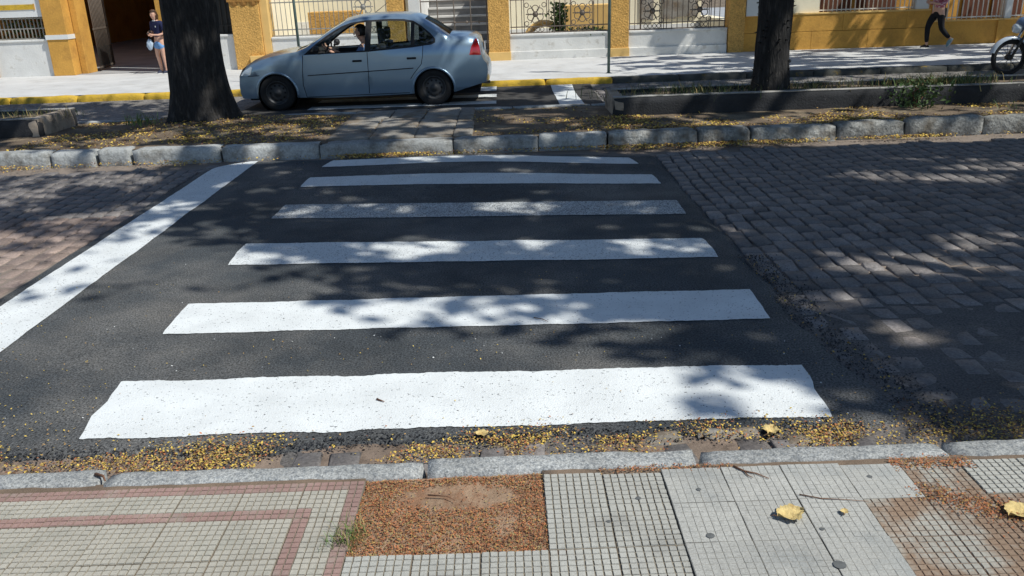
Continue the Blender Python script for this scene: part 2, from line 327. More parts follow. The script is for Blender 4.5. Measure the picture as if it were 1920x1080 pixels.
# ------------------------------------------------------------------ near pavement
TZ = .12
side = struct(sheet('sidewalk', lin(-5, -.60, 40)+[-.575, -.57, -.24, .085, .09]+lin(.15, 5, 40), lin(-3, 2.2, 30)+[2.262, 2.267, 2.5, 2.705, 2.75], lambda x, y: .088 if (-.572 < x < .087 and y > 2.264) else .1135+.002*N3(x, y, 0, 5), m_mortar), 'earth and mortar bed of the tiled pavement')
TS = .22
def tile_mesh(kind, seed):
    r_ = random.Random(seed); bm = bmesh.new(); h = TS/2; g = {'worn': .0022, 'plain': .0012, 'dusty': .0055}  .get(kind, .0062); dep = {'worn': .0012, 'plain': .0008, 'dusty': .003}.get(kind, .0045)
    slots = {'worn': (m_groutw, m_worn, m_worn), 'plain': (m_groutw, m_worn, m_worn), 'dusty': (m_groutd, m_padd, m_padd), 'grey': (m_grout, m_pad2, m_pad2)}.get(kind, (m_grout, m_pad, m_padr, m_groutr))
    e = .0014
    bx(bm, -h+e, h-e, -h+e, h-e, -.03, -dep, 0, 0)
    p = (TS-2*e)/8
    for i in range(8):
        for j in range(8):
            red = {'row': j in (0, 1, 6, 7), 'col': i in (0, 1, 6, 7), 'corner': i in (6, 7) or j in (6, 7) or (i < 2 and j < 2)}.get(kind, False)
            x0 = -h+e+i*p; y0 = -h+e+j*p; q = g/2; jj = lambda: r_.uniform(-.0012, .0012)
            z = r_.uniform(-.0005, .0005)
            b4 = [(x0+q*.7, y0+q*.7), (x0+p-q*.7, y0+q*.7), (x0+p-q*.7, y0+p-q*.7), (x0+q*.7, y0+p-q*.7)]; cx, cy = x0+p/2, y0+p/2
            B = [bm.verts.new((x, y, -dep-.0005)) for x, y in b4]; T = [bm.verts.new((x+(cx-x)*.07+jj(), y+(cy-y)*.07+jj(), z)) for x, y in b4]
            mi = 2 if red else 1
            fs = [bm.faces.new(T)]+[bm.faces.new((B[k], B[(k+1) % 4], T[(k+1) % 4], T[k])) for k in range(4)]
            for ff in fs: ff.material_index = mi
    bmesh.ops.recalc_face_normals(bm, faces=bm.faces[:]); me = bpy.data.meshes.new('paving_tile'); bm.to_mesh(me); bm.free()
    for mm in slots: me.materials.append(mm)
    return me
TM = {}
def tmesh(kind):
    k = (kind, random.randrange(3))
    if k not in TM: TM[k] = tile_mesh(kind, sum(map(ord, kind))+k[1])
    return TM[k]
rt = random.Random(3)
for j in range(0, 9):
    for i in range(-17, 15):
        if -3 <= i <= -1 and j < 2: continue
        x = .09+TS*(i+.5); y = 2.705-TS*(j+.5); dz = rt.uniform(-.0015, .0015); tx, ty = rt.uniform(-.006, .006), rt.uniform(-.006, .006); rz = rt.uniform(-.006, .006); lab = None
        if i < -4: kind = 'row' if j == 0 else 'cream'
        elif i == -4: kind = 'corner' if j == 0 else 'col'
        elif i <= 1: kind = 'grey'
        elif i <= 4: kind = 'worn'; dz += .007
        elif i == 5 and j == 0: kind = 'plain'; dz += .003; y -= .01; lab = 'smooth worn grey tile beside the kerb'
        elif i in (5, 6) and j == 0: kind = 'dusty'; dz -= .002
        elif i >= 7 and j == 0: kind = 'grey'; dz += .003
        else: kind = 'dusty'
        if i == 4 and j in (0, 2): kind = 'plain' if j == 2 else 'worn'
        if i == 3 and j == 3: kind = 'plain'
        if i in (0, 1) and j == 0: y -= .012*i; tx += .01
        o = bpy.data.objects.new('paving_tile', tmesh(kind)); link(o, side); o.location = (x, y, TZ+dz); o.rotation_euler = (tx, ty, rz)
        if lab: o['label'] = lab
# earth in the missing-tile pit
def pitz(x, y): return .104+.008*N3(x, y, 0, 5)+.003*N3(x, y, 5, 25)+.010*math.exp(-((x+.25)/.22)**2-((y-2.36)/.06)**2)
struct(sheet('pit_earth', lin(-.572, .092, 50), lin(2.264, 2.735, 36), pitz, m_pit), 'square of bare earth where paving tiles are missing')
0 and struct(sheet('dust_film', lin(1.44, 1.62, 12), lin(2.62, 2.735, 10), lambda x, y: .119+.006*N3(x, y, 0, 12), m_pit), 'little triangle of brown dirt between kerb and tiles')

# rough stone block for kerbs
def stone_block(name, x0, x1, y0, y1, z0, z1, mt, parent, amp=.008, bev=.02, seed=0, nx=None, ns=7.):
    nx = nx or max(4, int((x1-x0)/.06)); ny, nz = 5, 4; bm = bmesh.new()
    bmesh.ops.create_cube(bm, size=1.)
    bm.faces.ensure_lookup_table()
    def cut(ax, n):
        for k in range(1, n):
            nrm = Vector((0, 0, 0)); nrm[ax] = 1; p = Vector((0, 0, 0)); p[ax] = -.5+k/n
            bmesh.ops.bisect_plane(bm, geom=bm.verts[:]+bm.edges[:]+bm.faces[:], plane_co=p, plane_no=nrm)
    cut(0, nx); cut(1, ny); cut(2, nz)
    dx, dy, dz = x1-x0, y1-y0, z1-z0; C = Vector(((x0+x1)/2, (y0+y1)/2, (z0+z1)/2))
    for vv in bm.verts:
        p = Vector((vv.co.x*dx, vv.co.y*dy, vv.co.z*dz)); e = [dx/2-abs(p.x), dy/2-abs(p.y), dz/2-abs(p.z)]
        es = sorted(e)
        if es[1] < .004:                 # on an edge: round it in
            for a in range(3):
                if e[a] < .004: p[a] -= math.copysign(bev*(.7+.8*abs(N3(p.x+seed, p.y, p.z, 6))), p[a])
        wv = p+C
        p += Vector((N3(wv.x+seed, wv.y, wv.z, ns), N3(wv.x, wv.y+seed+31, wv.z, ns), N3(wv.x+57, wv.y, wv.z+seed, ns)))*amp
        vv.co = p
    for ff in bm.faces: ff.smooth = True
    o = obj(name, bm, mt, parent); o.location = C; return o
kerb = struct(empty('kerb'), 'grey granite kerb along the tiled pavement')
kj = [-4.6, -3.4, -2.55, -1.585, -.355, .69, 1.635, 2.6, 3.6, 4.6]
for i, (a, b) in enumerate(zip(kj, kj[1:])):
    stone_block('kerb_stone', a+.005, b-.005, 2.725+random.uniform(-.006, .006), 2.845+random.uniform(-.008, .012), -.12, TZ+.004+random.uniform(-.004, .004), m_granite, kerb, .007, .012, i*3.1, ns=9)
# gutter: dirt strip with a row of old setts
gut = struct(sheet('gutter', lin(-5, 1.62, 120), lin(2.84, 3.34, 14), lambda x, y: -.014+.010*N3(x, y, 0, 3)-.02*float(sstep(3.2, 3.32, np.float64(y)))-.03*float(sstep(1.35, 1.62, np.float64(x))), m_gutter), 'dirty gutter between the asphalt and the kerb')
for i in range(40):
    if random.random() < .45: continue
    x = -4.6+i*.155; o = bpy.data.objects.new('sett', SV[i % 10]); link(o, gut); o.location = (x, 3.03+random.uniform(-.02, .02), -.002+random.uniform(-.006, .006)); o.rotation_euler = (random.uniform(-.08, .08), random.uniform(-.08, .08), random.uniform(-.1, .1))
for i, (x, y, s) in enumerate(((1.20, 3.09, .11), (.93, 3.16, .16), (.62, 3.15, .12))):
    o = stone_block('broken_stone', x-s, x+s, y-.05, y+.05, -.05, .006, m_flag, gut, .018, .03, i*7.7+2)

# ------------------------------------------------------------------ median
MZ = .13
def medz(x, y):
    z = MZ+.018*N3(x, y, 0, .9)+.006*N3(x, y, 0, 4)+.04*math.exp(-((x+4.2)**2+(y-11.9)**2)/.9)*2.2-.03*float(sstep(11.9, 12.45, np.float64(y)))
    return z
struct(sheet('median', lin(-16, 18, 240), lin(9.92, 12.5, 40), medz, m_soil), 'strip of trodden brown soil between the two carriageways')
mk = struct(empty('median_kerb'), 'heavy stone kerb along the near edge of the median')
mj = [-12, -10.9, -9.9, -8.9, -7.9, -6.7, -6.1, -5.36, -4.81, -4.40, -3.35, -2.2, -.63, .37, 1.18, 2.24, 2.86, 3.87, 4.69, 5.62, 6.6, 7.5, 8.6, 9.6, 10.8, 12]
for i, (a, b) in enumerate(zip(mj, mj[1:])):
    old = a > 1.1; g = .011 if (old or -5.5 < a < -4.3) else .002
    stone_block('kerb_stone', a+g, b-g, 9.80+random.uniform(-.012, .02)+(.05 if a > 3.8 else 0)+(.03 if a > 5 else 0), 10.05, -.08, .150+random.uniform(-.012, .012)+(.012 if old else 0)+(.02 if a > 4.5 else 0), m_mkerb if old else m_mkerbw, mk, .022 if old else .010, .018 if old else .014, i*2.3, nx=10, ns=6)
fk = struct(empty('median_far_kerb'), 'thin pale kerb along the far edge of the median')
for i in range(30):
    a = -16+i*1.15; stone_block('kerb_stone', a+.004, a+1.146, 12.45, 12.57, -.1, .125, m_mkerbw, fk, .005, .01, i*1.7, nx=6)
path = struct(empty('flagstone_path'), 'path of grey slabs crossing the median behind the crossing')
for i, (a, b, c, d) in enumerate(((-2.15, -1.66, 10.08, 10.75), (-1.64, -1.12, 10.08, 10.70), (-1.10, -.66, 10.08, 10.72), (-2.17, -1.70, 10.78, 11.60), (-1.66, -1.16, 10.74, 11.62), (-1.13, -.66, 10.75, 11.50), (-2.15, -1.62, 11.64, 12.42), (-1.58, -1.14, 11.66, 12.42), (-1.11, -.66, 11.54, 12.42), (-.64, -.42, 10.08, 11.1), (-.64, -.45, 11.12, 12.42))):
    stone_block('flagstone', a-.008, b+.008, c-.012, d+.012, .08, MZ+.024+random.uniform(-.004, .004), m_flag, path, .006, .008, i*5.1, nx=6)

def planter(x0, x1, y0, y1, label, endmat):
    t = tag(empty('planter', ((x0+x1)/2, y0, 0)), label, 'planter', 'raised beds on the median'); P = lambda o: setattr(o, 'location', o.location-t.location)
    for nm, a in (('wall', (x0, x1, y0, y0+.14)), ('wall', (x0, x1, y1-.14, y1))):
        o = stone_block(nm, *a, .0, .365, m_planter, t, .006, .008, x0, nx=40, ns=3); P(o)
        o = stone_block('coping', a[0]+.004, a[1]-.004, a[2]+.012, a[3]-.004, .36, .378, m_planter_top, t, .004, .004, x0+3, nx=40, ns=3); P(o)
    for xa, xb in ((x0, x0+.16), (x1-.16, x1)):
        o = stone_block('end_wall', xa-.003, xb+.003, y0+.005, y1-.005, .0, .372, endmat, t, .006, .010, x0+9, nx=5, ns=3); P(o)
    bm = bmesh.new()
    xs_, ys_ = lin(x0+.1, x1-.1, 60), lin(y0+.1, y1-.1, 10); V = [[bm.verts.new((x, y, .32+.025*N3(x, y, 0, 2))) for x in xs_] for y in ys_]
    for j in range(9):
        for i in range(59): bm.faces.new((V[j][i], V[j][i+1], V[j+1][i+1], V[j+1][i]))
    o = obj('soil', bm, m_soil, t, True); P(o)
    return t
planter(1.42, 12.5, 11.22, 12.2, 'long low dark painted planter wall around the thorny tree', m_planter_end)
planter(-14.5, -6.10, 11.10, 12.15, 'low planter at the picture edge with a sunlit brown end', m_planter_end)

# ------------------------------------------------------------------ far road, kerb, pavement
fr = struct(sheet('far_road', lin(-22, 22, 90), lin(12.5, 15.75, 14), lambda x, y: -.01+.004*N3(x, y, 0, 2)+.055*float(sstep(14.9, 15.6, np.float64(y))), mat('far_setts', (.20, .185, .17), .9, .3, 2., .01, 12, col2=(.10, .09, .082), mask=(.52, .66), mscale=9, fine=.3, fscale=26)), 'cobbled far carriageway beyond the median')
fa = struct(sheet('far_asphalt_crossing', lin(-4.3, 1.55, 40), lin(12.6, 15.6, 30), lambda x, y: .004+.002*N3(x, y, 0, 2)+.055*float(sstep(14.9, 15.6, np.float64(y))), m_asph_far), 'dark asphalt crossing on the far carriageway')
for i, y in enumerate((12.9, 13.75, 14.6, 15.25)):
    v = []; f = []
    for a in range(31):
        x = -3.2+a/30*3.05
        for b in range(4): v.append((x+.01*N3(x, b, i), y+.36*b/3+.015*N3(x, b+i*3, 0, 3), .0105+.055*float(sstep(14.9, 15.6, np.float64(y+.36*b/3)))))
    f = [(a*4+b, a*4+4+b, a*4+5+b, a*4+1+b) for a in range(30) for b in range(3)]
    o = obj('crosswalk_stripe', pyd('s', v, f), PAINT[6], fa)
v = [(x+.05*(y-12.6)*-.2+.008*N3(x, y, 1, 3), y, .0105+.055*float(sstep(14.9, 15.6, np.float64(y)))) for y in lin(12.65, 15.55, 20) for x in lin(.86, 1.24, 4)]
f = [(j*4+i, j*4+i+1, (j+1)*4+i+1, (j+1)*4+i) for j in range(19) for i in range(3)]
obj('stop_line', pyd('s', v, f), PAINT[6], fa)
# far setts next to the crossing, still told apart
for c in range(8):
    for r_ in range(13):
        x = 1.66+c*.14; y = 12.75+r_*.20+(.1 if c % 2 else 0)
        if y > 15.5: continue
        o = bpy.data.objects.new('sett', SV[(c*5+r_*3) % 10]); link(o, fr); o.location = (x, y, .006+random.uniform(-.003, .003)+.055*float(sstep(14.9, 15.6, np.float64(y)))); o.rotation_euler = (0, 0, random.uniform(-.05, .05))
ky = struct(empty('far_kerb'), 'yellow painted kerb of the far pavement turning dark towards the motorcycle')
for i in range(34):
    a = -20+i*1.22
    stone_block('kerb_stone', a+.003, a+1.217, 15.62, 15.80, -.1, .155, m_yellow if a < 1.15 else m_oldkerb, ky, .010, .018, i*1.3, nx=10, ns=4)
FZ = .15
struct(sheet('far_sidewalk', lin(-26, 26, 60), lin(15.79, 20.05, 12), lambda x, y: FZ+.004*N3(x, y, 0, 1), m_conc), 'pale concrete pavement in front of the ochre walls')
struct(sheet('yard', lin(-26, 26, 20), lin(20.05, 48, 20), lambda x, y: FZ+.004, mat('yard_concrete', (.34, .345, .35), .9, .2, 1.5)), 'dark concrete yard and driveway behind the walls')

# ------------------------------------------------------------------ walls and buildings along the far pavement (front plane about y = 20)
def pillar(x0, x1, label, h=3.2, mt=None, y0=19.93, y1=20.45, cap=True, foot=True):
    t = tag(empty('gate_pillar', ((x0+x1)/2, y0, FZ)), label, 'pillar', 'ochre pillars along the far pavement'); L = t.location; mt = mt or m_stucco
    def B(n, a, b, c, d, e, f, mm, bev=.01): return box(n, a-L.x, b-L.x, c-L.y, d-L.y, e-L.z, f-L.z, mm, t, bev)
    B('shaft', x0, x1, y0, y1, FZ, h, mt)
    if foot: B('plinth', x0-.015, x1+.015, y0-.03, y1, FZ-.02, FZ+.19, m_ochre_l, .012)
    if cap:
        B('capital', x0-.05, x1+.05, y0-.05, y1, h, h+.12, m_ochre_l)
    return t
def low_wall(x0, x1, top, label, plinth=True, y0=20.0, mt=None):
    t = tag(empty('low_wall', ((x0+x1)/2, y0, FZ)), label, 'wall', 'low rendered walls'); L = t.location; mt = mt or m_white
    def B(n, a, b, c, d, e, f, mm, bev=.008): return box(n, a-L.x, b-L.x, c-L.y, d-L.y, e-L.z, f-L.z, mm, t, bev)
    B('wall', x0, x1, y0, y0+.3, FZ-.02, top-.04, mt)
    B('coping', x0+.003, x1-.003, y0-.025, y0+.32, top-.04, top+.012, mt, .014)
    if plinth: B('plinth', x0+.004, x1-.004, y0-.045, y0+.05, FZ-.02, .335, mt, .014)
    return t
BARS = {}
def bar_mesh(h, r, mt, sq=False):
    k = (round(h, 3), r, mt.name)
    if k not in BARS:
        bm = bmesh.new(); tube(bm, [(0, 0, 0), (0, 0, h)], r, 4 if sq else 6); me = bpy.data.meshes.new('bar'); bmesh.ops.recalc_face_normals(bm, faces=bm.faces[:]); bm.to_mesh(me); bm.free(); me.materials.append(mt); BARS[k] = me
    return BARS[k]
def ring(bm, c, r, rt_, n=14, a0=0, a1=2*math.pi):
    full = abs(a1-a0-2*math.pi) < .01; k = n if full else n+1
    tube(bm, [Vector(c)+Vector((math.cos(a0+(a1-a0)*i/n)*r, 0, math.sin(a0+(a1-a0)*i/n)*r)) for i in range(k)], rt_, 5, closed=full)
ROS = {}
def rosette_mesh(mt):
    if mt.name not in ROS:
        bm = bmesh.new(); R = .20
        for k in range(6):
            a = k*math.pi/3+math.pi/6; ring(bm, (math.cos(a)*.125, 0, math.sin(a)*.125), .072, .010)
            a2 = a+math.pi/6; tube(bm, [(math.cos(a2)*.03, 0, math.sin(a2)*.03), (math.cos(a2)*.22, 0, math.sin(a2)*.22)], [.007, .012], 5)
        lathe(bm, [(.001, -.035), (.035, -.03), (.05, -.01), (.05, .01), (.001, .02)], 'y', (0, 0, 0), 12)
        for sx in (-1, 1):
            for sz in (-1, 1): ring(bm, (sx*.2, 0, sz*.2), .05, .009, 10)
        me = bpy.data.meshes.new('rosette'); bmesh.ops.recalc_face_normals(bm, faces=bm.faces[:]); bm.to_mesh(me); bm.free(); me.materials.append(mt); ROS[mt.name] = me
    return ROS[mt.name]
def fence(x0, x1, z0, z1, label, mt=None, ros=(), step=.125, y=20.12, r=.009, rails=None, name='iron_fence', group='wrought iron fences'):
    mt = mt or m_iron; t = tag(empty(name, ((x0+x1)/2, y, z0)), label, 'fence', group); L = t.location
    rails = rails or (z0+.03, z0+.16, z0+.75, z1-.05)
    for zz in rails: box('rail', x0-L.x, x1-L.x, -.012, .012, zz-.012-L.z, zz+.012-L.z, mt, t)
    n = max(1, round((x1-x0)/step)); me = bar_mesh(z1-z0, r, mt)
    for i in range(n+1):
        x = x0+.02+(x1-x0-.04)*i/n
        if any(abs(x-rx) < .2 for rx, rz in ros): continue
        o = bpy.data.objects.new('bar', me); link(o, t); o.location = (x-L.x, 0, 0)
    for rx, rz in ros:
        o = bpy.data.objects.new('rosette', rosette_mesh(mt)); link(o, t); o.location = (rx-L.x, 0, rz-L.z)
        for sx in (-.26, .26):
            o = bpy.data.objects.new('bar', me); link(o, t); o.location = (rx+sx-L.x, 0, 0)
        for k in range(4):
            bm = bmesh.new(); ring(bm, (0, 0, 0), .045, .008, 10); o = obj('scroll', bm, mt, t); o.location = (rx-.15+.1*k-L.x, 0, z0+.095-L.z)
    return t
# left: white panel, grille, sign band, gate pilaster
pillar(-12.05, -11.62, 'plain ochre pilaster at the far corner beside the white panel', 3.2, m_ochre, cap=False, foot=False)
low_wall(-11.62, -10.33, .95, 'low white wall panel between two ochre pilasters', False)
fence(-11.6, -10.35, .95, 1.45, 'short dark grille under the white sign band', m_irong, (), .09, 20.1, .016, (.98, 1.2, 1.42), 'window_grille', 'grilles')
t = tag(empty('sign_band', (-10.97, 20.0, 1.45)), 'white sign band with a yellow bar above the small grille', 'sign')
box('board', -.65, .64, .0, .2, 0, .95, m_panel, t); box('yellow_bar', -.63, .46, -.012, 0, .16, .27, m_yellow, t); box('rim', .46, .49, -.014, 0, .15, .28, m_ochre, t)
t = pillar(-10.33, -9.85, 'wide ochre gate pilaster with a white band', 3.4, m_ochre, 19.93, 20.55, False, False)
box('band', -.255, .255, -.02, .64, .80, .90, m_panel, t)
pillar(-9.84, -9.70, 'narrow ochre door jamb set back beside the driveway', 3.4, m_ochre, 20.25, 20.75, False, False)
# covered driveway
t = tag(empty('covered_driveway', (-11, 30, FZ)), 'dark covered driveway behind the open iron gate', 'building'); L = t.location
def BB(n, a, b, c, d, e, f, mm, bev=0): return box(n, a-L.x, b-L.x, c-L.y, d-L.y, e-L.z, f-L.z, mm, t, bev)
BB('wall', -15.2, -14.9, 20.9, 45, FZ, 7.2, m_ochre); BB('wall', -7.44, -7.2, 20.6, 45, FZ, 7.2, m_ochre); BB('wall', -15.2, -7.2, 45.01, 45.3, FZ, 7.2, m_ochre)
BB('roof', -15.5, -7.0, 23.5, 45.6, 7.21, 7.5, m_ochre); BB('wall', -15.2, -12.06, 20.5, 20.85, FZ, 4.2, m_ochre);
BB('lintel', -12.06, -9.85, 20.56, 20.9, 2.4, 4.2, m_ochre)
# shrub behind the small grille
def leaves(name, P, size, parent, mt, mi=None): 
    o = scatter(name, P, size, mt if isinstance(mt, list) else [mt], np.zeros(len(P), int) if mi is None else mi, parent, 1.0, .55, .2); o['kind'] = 'stuff'; return o
m_leafl = mat('leaf_light', (.12, .19, .05), .6, .3, 8.); m_weed = mat('weed_green', (.075, .11, .04), .7, .35, 4.); m_straw = mat('dry_grass', (.30, .235, .10), .85, .25, 6.)
t = tag(empty('shrub', (-10.95, 20.5, FZ)), 'dark shrub filling the space behind the small grille', 'shrub')
P = np.stack([rng.uniform(-.6, .55, 900), rng.normal(0, .12, 900), rng.uniform(.1, 1.5, 900)], 1); leaves('foliage', P, rng.uniform(.06, .13, 900), t, [m_leaf, m_leafl], rng.integers(0, 2, 900))
# open gate leaf in the driveway
t = tag(empty('gate_leaf', (-9.62, 20.75, FZ), math.radians(100)), 'tall iron gate leaf folded open into the driveway', 'gate', 'gate leaves')
for zz in (.08, .95, 2.5): box('rail', 0, 1.35, -.015, .015, zz, zz+.04, m_iron, t)
for i in range(12): o = bpy.data.objects.new('bar', bar_mesh(2.5, .014, m_iron)); link(o, t); o.location = (.03+i*.117, 0, .05)
box('kick_plate', .0, 1.35, -.006, .006, .1, .55, m_black, t)
pillar(-7.79, -7.45, 'ochre jamb on the driveway behind the girl', 3.4, m_ochre, 19.97, 20.5, False, False)
low_wall(-7.44, -6.12, .92, 'low white wall stub behind the big tree trunk', False)
t = fence(-7.42, -6.13, .92, 2.6, 'black barred gate with an added black sheet for shade behind the big trunk', m_black, (), .12, 20.1, .012, (.95, 1.12, 2.5), 'iron_gate', 'gates'); box('sheet', -.64, .64, .03, .04, 0, 1.66, m_black, t)  # black sheet added behind the bars, standing in for deep shade
# rough pillar with the scalloped brown capital
t = pillar(-6.11, -5.46, 'broad rough ochre pillar in front of the car bonnet', 1.62, m_stucco, 19.90, 20.5, False, False)
box('side_strip', .335, .50, .06, .5, 0, 3.0, m_ochre_l, t); box('step', .02, .46, -.10, .0, 0, .30, m_ochre_l, t, .01)
bm = bmesh.new(); bx(bm, -.36, .36, -.03, .6, 1.47, 3.0)
for k in range(3): bmesh.ops.create_uvsphere(bm, u_segments=10, v_segments=6, radius=.11, matrix=Matrix.Translation((-.21+.21*k, .03, 1.47)) @ Matrix.Diagonal((1, .6, 1.1, 1)))
obj('scalloped_capital', bm, m_capbrown, t)
low_wall(-5.28, -2.60, .82, 'low white wall behind the car roof', True)
fence(-5.26, -2.62, .82, 2.1, 'wrought iron fence above the low wall behind the car', m_irong, ((-3.15, 1.42), (-2.85-.0, 1.95)), .11)
pillar(-2.60, -2.22, 'slim ochre pillar rising above the car roof', 2.6)
pillar(-2.12, -1.86, 'white newel post left of the stair gate', 2.4, m_white, 20.0, 20.4, False, False)
# gate and steps
t = tag(empty('stair_gate', (-1.1, 20.1, FZ)), 'wrought iron gate in front of the grey steps', 'gate', 'gates')
for sx in (-.75, -.375, 0, .375, .74):
    o = bpy.data.objects.new('bar', bar_mesh(2.0, .014, m_iron)); link(o, t); o.location = (sx, 0, .05)
for zz in (.10, .85, 1.32, 1.95): box('rail', -.75, .75, -.01, .01, zz, zz+.025, m_iron, t)
for k in range(5):
    o = bpy.data.objects.new('rosette', rosette_mesh(m_iron)); link(o, t); o.location = (-.6+.3*k, 0, 1.62); o.scale = (.6, 1, .6)
    bm = bmesh.new(); lathe(bm, [(.001, -.02), (.03, -.012), (.035, 0), (.001, .02)], 'y', (0, 0, 0), 8); o = obj('boss', bm, m_iron, t); o.location = (-.56+.28*k, 0, .86)
t = tag(empty('steps', (-1.1, 20.7, FZ)), 'flight of grey stone steps behind the iron gate', 'stairs')
for k in range(12):
    box('tread', -.80, .80, .42*k, .42*k+.44, .19*k+.13, .19*k+.175, m_step, t, .006); box('riser', -.79, .79, .42*k+.03, .42*k+.44, .19*k-.02, .19*k+.129, m_riser, t)
for sx in (-.92, .81): box('cheek_wall', sx, sx+.11, 0, 5.2, 0, 2.2, m_white, t)
pillar(-.33, .15, 'rough ochre pillar just behind the tail of the car', 3.2)
low_wall(.152, 2.45, .70, 'sunlit low white wall between two ochre pillars')
fence(.17, 2.44, .70, 2.1, 'dark wrought iron fence with rosettes above the sunlit white wall', m_iron, ((.75, 1.13), (1.82, 1.13)))
pillar(2.452, 2.86, 'ochre pillar half in shade beside the green sign pole', 3.2)
low_wall(2.862, 5.12, .69, 'low white wall striped by diagonal tree shade')
fence(2.88, 5.1, .69, 2.1, 'dark wrought iron fence with rosettes in front of the cream house', m_iron, ((3.42, 1.11), (4.5, 1.11)))
# house behind the fences
t = tag(empty('cream_house', (0, 24, FZ)), 'cream and white house front behind the iron fences', 'house'); L = t.location
def HB(n, a, b, c, d, e, f, mm, bev=0): return box(n, a, b, c-24, d-24, e-FZ, f-FZ, mm, t, bev)
HB('wall', -5.6, -1.95, 24, 24.4, FZ, 5, m_cream); HB('wall', -.25, 5.4, 24, 24.4, FZ, 5, m_cream)
HB('plinth', -5.58, -1.97, 23.94, 24.0, FZ, 1.0, m_white); HB('plinth', .0, 5.38, 23.94, 24.0, FZ, .62, m_white)
for x in (3.75, 4.35): HB('shutter', x, x+.35, 23.95, 24.0, .75, 1.45, m_flag)
HB('shutter', 4.95-.25, 5.3, 23.95, 24.0, .8, 1.6, m_flag); HB('return_wall', 5.4, 5.7, 20.5, 24.4, FZ, .8, m_cream); HB('return_wall', -6.0, -5.6, 20.9, 24.4, FZ, 5, m_cream)
def block(n, a, b, c, d, e, f, mm, label, cat): return tag(box(n, a, b, c, d, e, f, mm, None, .015), label, cat)
block('pedestal', -4.75, -3.5, 21.6, 22.3, FZ, 1.3, m_stucco, 'ochre rendered block in the yard behind the car windscreen', 'block')
block('pedestal', 1.55, 2.75, 21.7, 22.4, FZ, 1.25, m_ochre_l, 'ochre block in the yard behind the second rosette', 'block')
bm = bmesh.new(); ring(bm, (0, 0, 0), .46, .085, 16, 0, math.pi); o = obj('garden_arch', bm, m_ochre_l); o.location = (1.0, 21.2, .42); tag(o, 'small ochre half ring of masonry behind the sunlit white wall', 'arch')
tag(box('flower_bed', .6, 2.4, 20.5, 21.1, FZ, .60, m_soil), 'raised strip of earth behind the sunlit white wall', 'flower bed')
def bush(name, c, n, spread, hgt, size, label, cat, mats, stem=True):
    t = tag(empty(name, c), label, cat); P = np.stack([rng.normal(0, spread, n), rng.normal(0, spread, n), np.abs(rng.beta(1.6, 1.5, n))*hgt], 1)
    leaves('foliage', P, rng.uniform(.6, 1.3, n)*size, t, mats, rng.integers(0, len(mats), n))
    if stem:
        bm = bmesh.new()
        for k in range(4): tube(bm, [(0, 0, -.02), (random.gauss(0, spread*.4), random.gauss(0, spread*.4), hgt*.5), (random.gauss(0, spread*.8), random.gauss(0, spread*.8), hgt*.9)], [.010, .007, .003], 5)
        obj('stem', bm, m_twig, t)
    return t
bush('shrub', (1.32, 20.75, .6), 420, .10, .75, .10, 'bright green shrub behind the sunlit white wall', 'shrub', [m_leaf, m_leafl])
bush('shrub', (2.0, 20.75, .58), 500, .30, .20, .08, 'low green ground cover behind the sunlit white wall', 'shrub', [m_leaf, m_leafl])
# right: long ochre wall
t = tag(empty('ochre_building', (9, 20, FZ)), 'long ochre building front with white window bars', 'building'); L = t.location
def RB(n, a, b, c, d, e, f, mm, bev=0): return box(n, a-9, b-9, c-20, d-20, e-FZ, f-FZ, mm, t, bev)
RB('corner_pier', 5.14, 5.50, 19.93, 20.4, FZ-.02, 4, m_stucco, .01)
for r_ in range(2):                                   # plinth courses, joints left open
    z0, z1 = ((FZ-.02, .545), (.553, .92))[r_]; xs_ = ((5.5, 7.05, 8.35, 9.74), (5.5, 6.35, 7.75, 9.2, 9.74))[r_]
    for a, b in zip(xs_, xs_[1:]): RB('plinth_block', a+.002, b-.002, 19.985, 20.3, z0, z1, m_ochre, .006)
for a, b in ((9.745, 11.45), (11.46, 13.2), (13.21, 16)): RB('plinth_block', a, b-.002, 20.0, 20.3, FZ-.02, .66, m_ochre, .008)
RB('pier', 11.30, 11.46, 19.96, 20.0, FZ-.02, .655, m_ochre, .004)
RB('ledge', 5.52, 9.72, 19.97, 20.32, .921, .955, m_ochre_l, .006); RB('ledge', 9.75, 16, 19.97, 20.32, .661, .69, m_ochre_l, .006)
RB('wall', 5.51, 7.2, 20.05, 20.4, .956, 4.2, m_cream); RB('wall', 7.2, 16, 20.9, 21.2, FZ, 4.2, m_ochre)
for a, b in ((7.45, 8.25), (8.35, 9.3), (10.9, 11.5), (11.6, 12.3), (12.9, 13.6)): RB('shutter', a, b, 20.85, 20.9, .7, 2.9, m_brown, .004)
RB('window_frame', 9.40, 9.68, 20.02, 20.28, .956, 3.2, m_panel, .006); RB('window_frame', 11.46, 11.60, 20.02, 20.28, .69, 3.2, m_panel, .006)
fence(7.2, 9.39, .956, 2.6, 'white window bars over brown shutters above the ochre plinth', m_ironw, (), .105, 20.1, .013, (1.0, 1.42, 2.5), 'window_grille', 'grilles')
fence(9.70, 11.44, .69, 2.6, 'white window bars beside the walking person', m_ironw, (), .115, 20.1, .014, (.74, 2.5), 'window_grille', 'grilles')
fence(11.62, 15.8, .69, 2.6, 'white window bars behind the motorcycle handlebar', m_ironw, (), .115, 20.1, .014, (.74, 2.5), 'window_grille', 'grilles')
t = tag(empty('wall_sign', (5.72, 19.96, .93)), 'white wall sign with dark marks beside the thorny trunk', 'sign'); box('board', -.2, .42, -.01, .008, 0, 1.0, m_panel, t, .003)
bm = bmesh.new()
for a, b, c, d in ((.06, .17, .16, .22), (.10, .26, .24, .27), (.13, .18, .22, .36), (.02, .10, .27, .30), (.18, .29, .31, .35)): bx(bm, a, b, -.013, -.0105, c, d)
obj('emblem', bm, m_black, t)

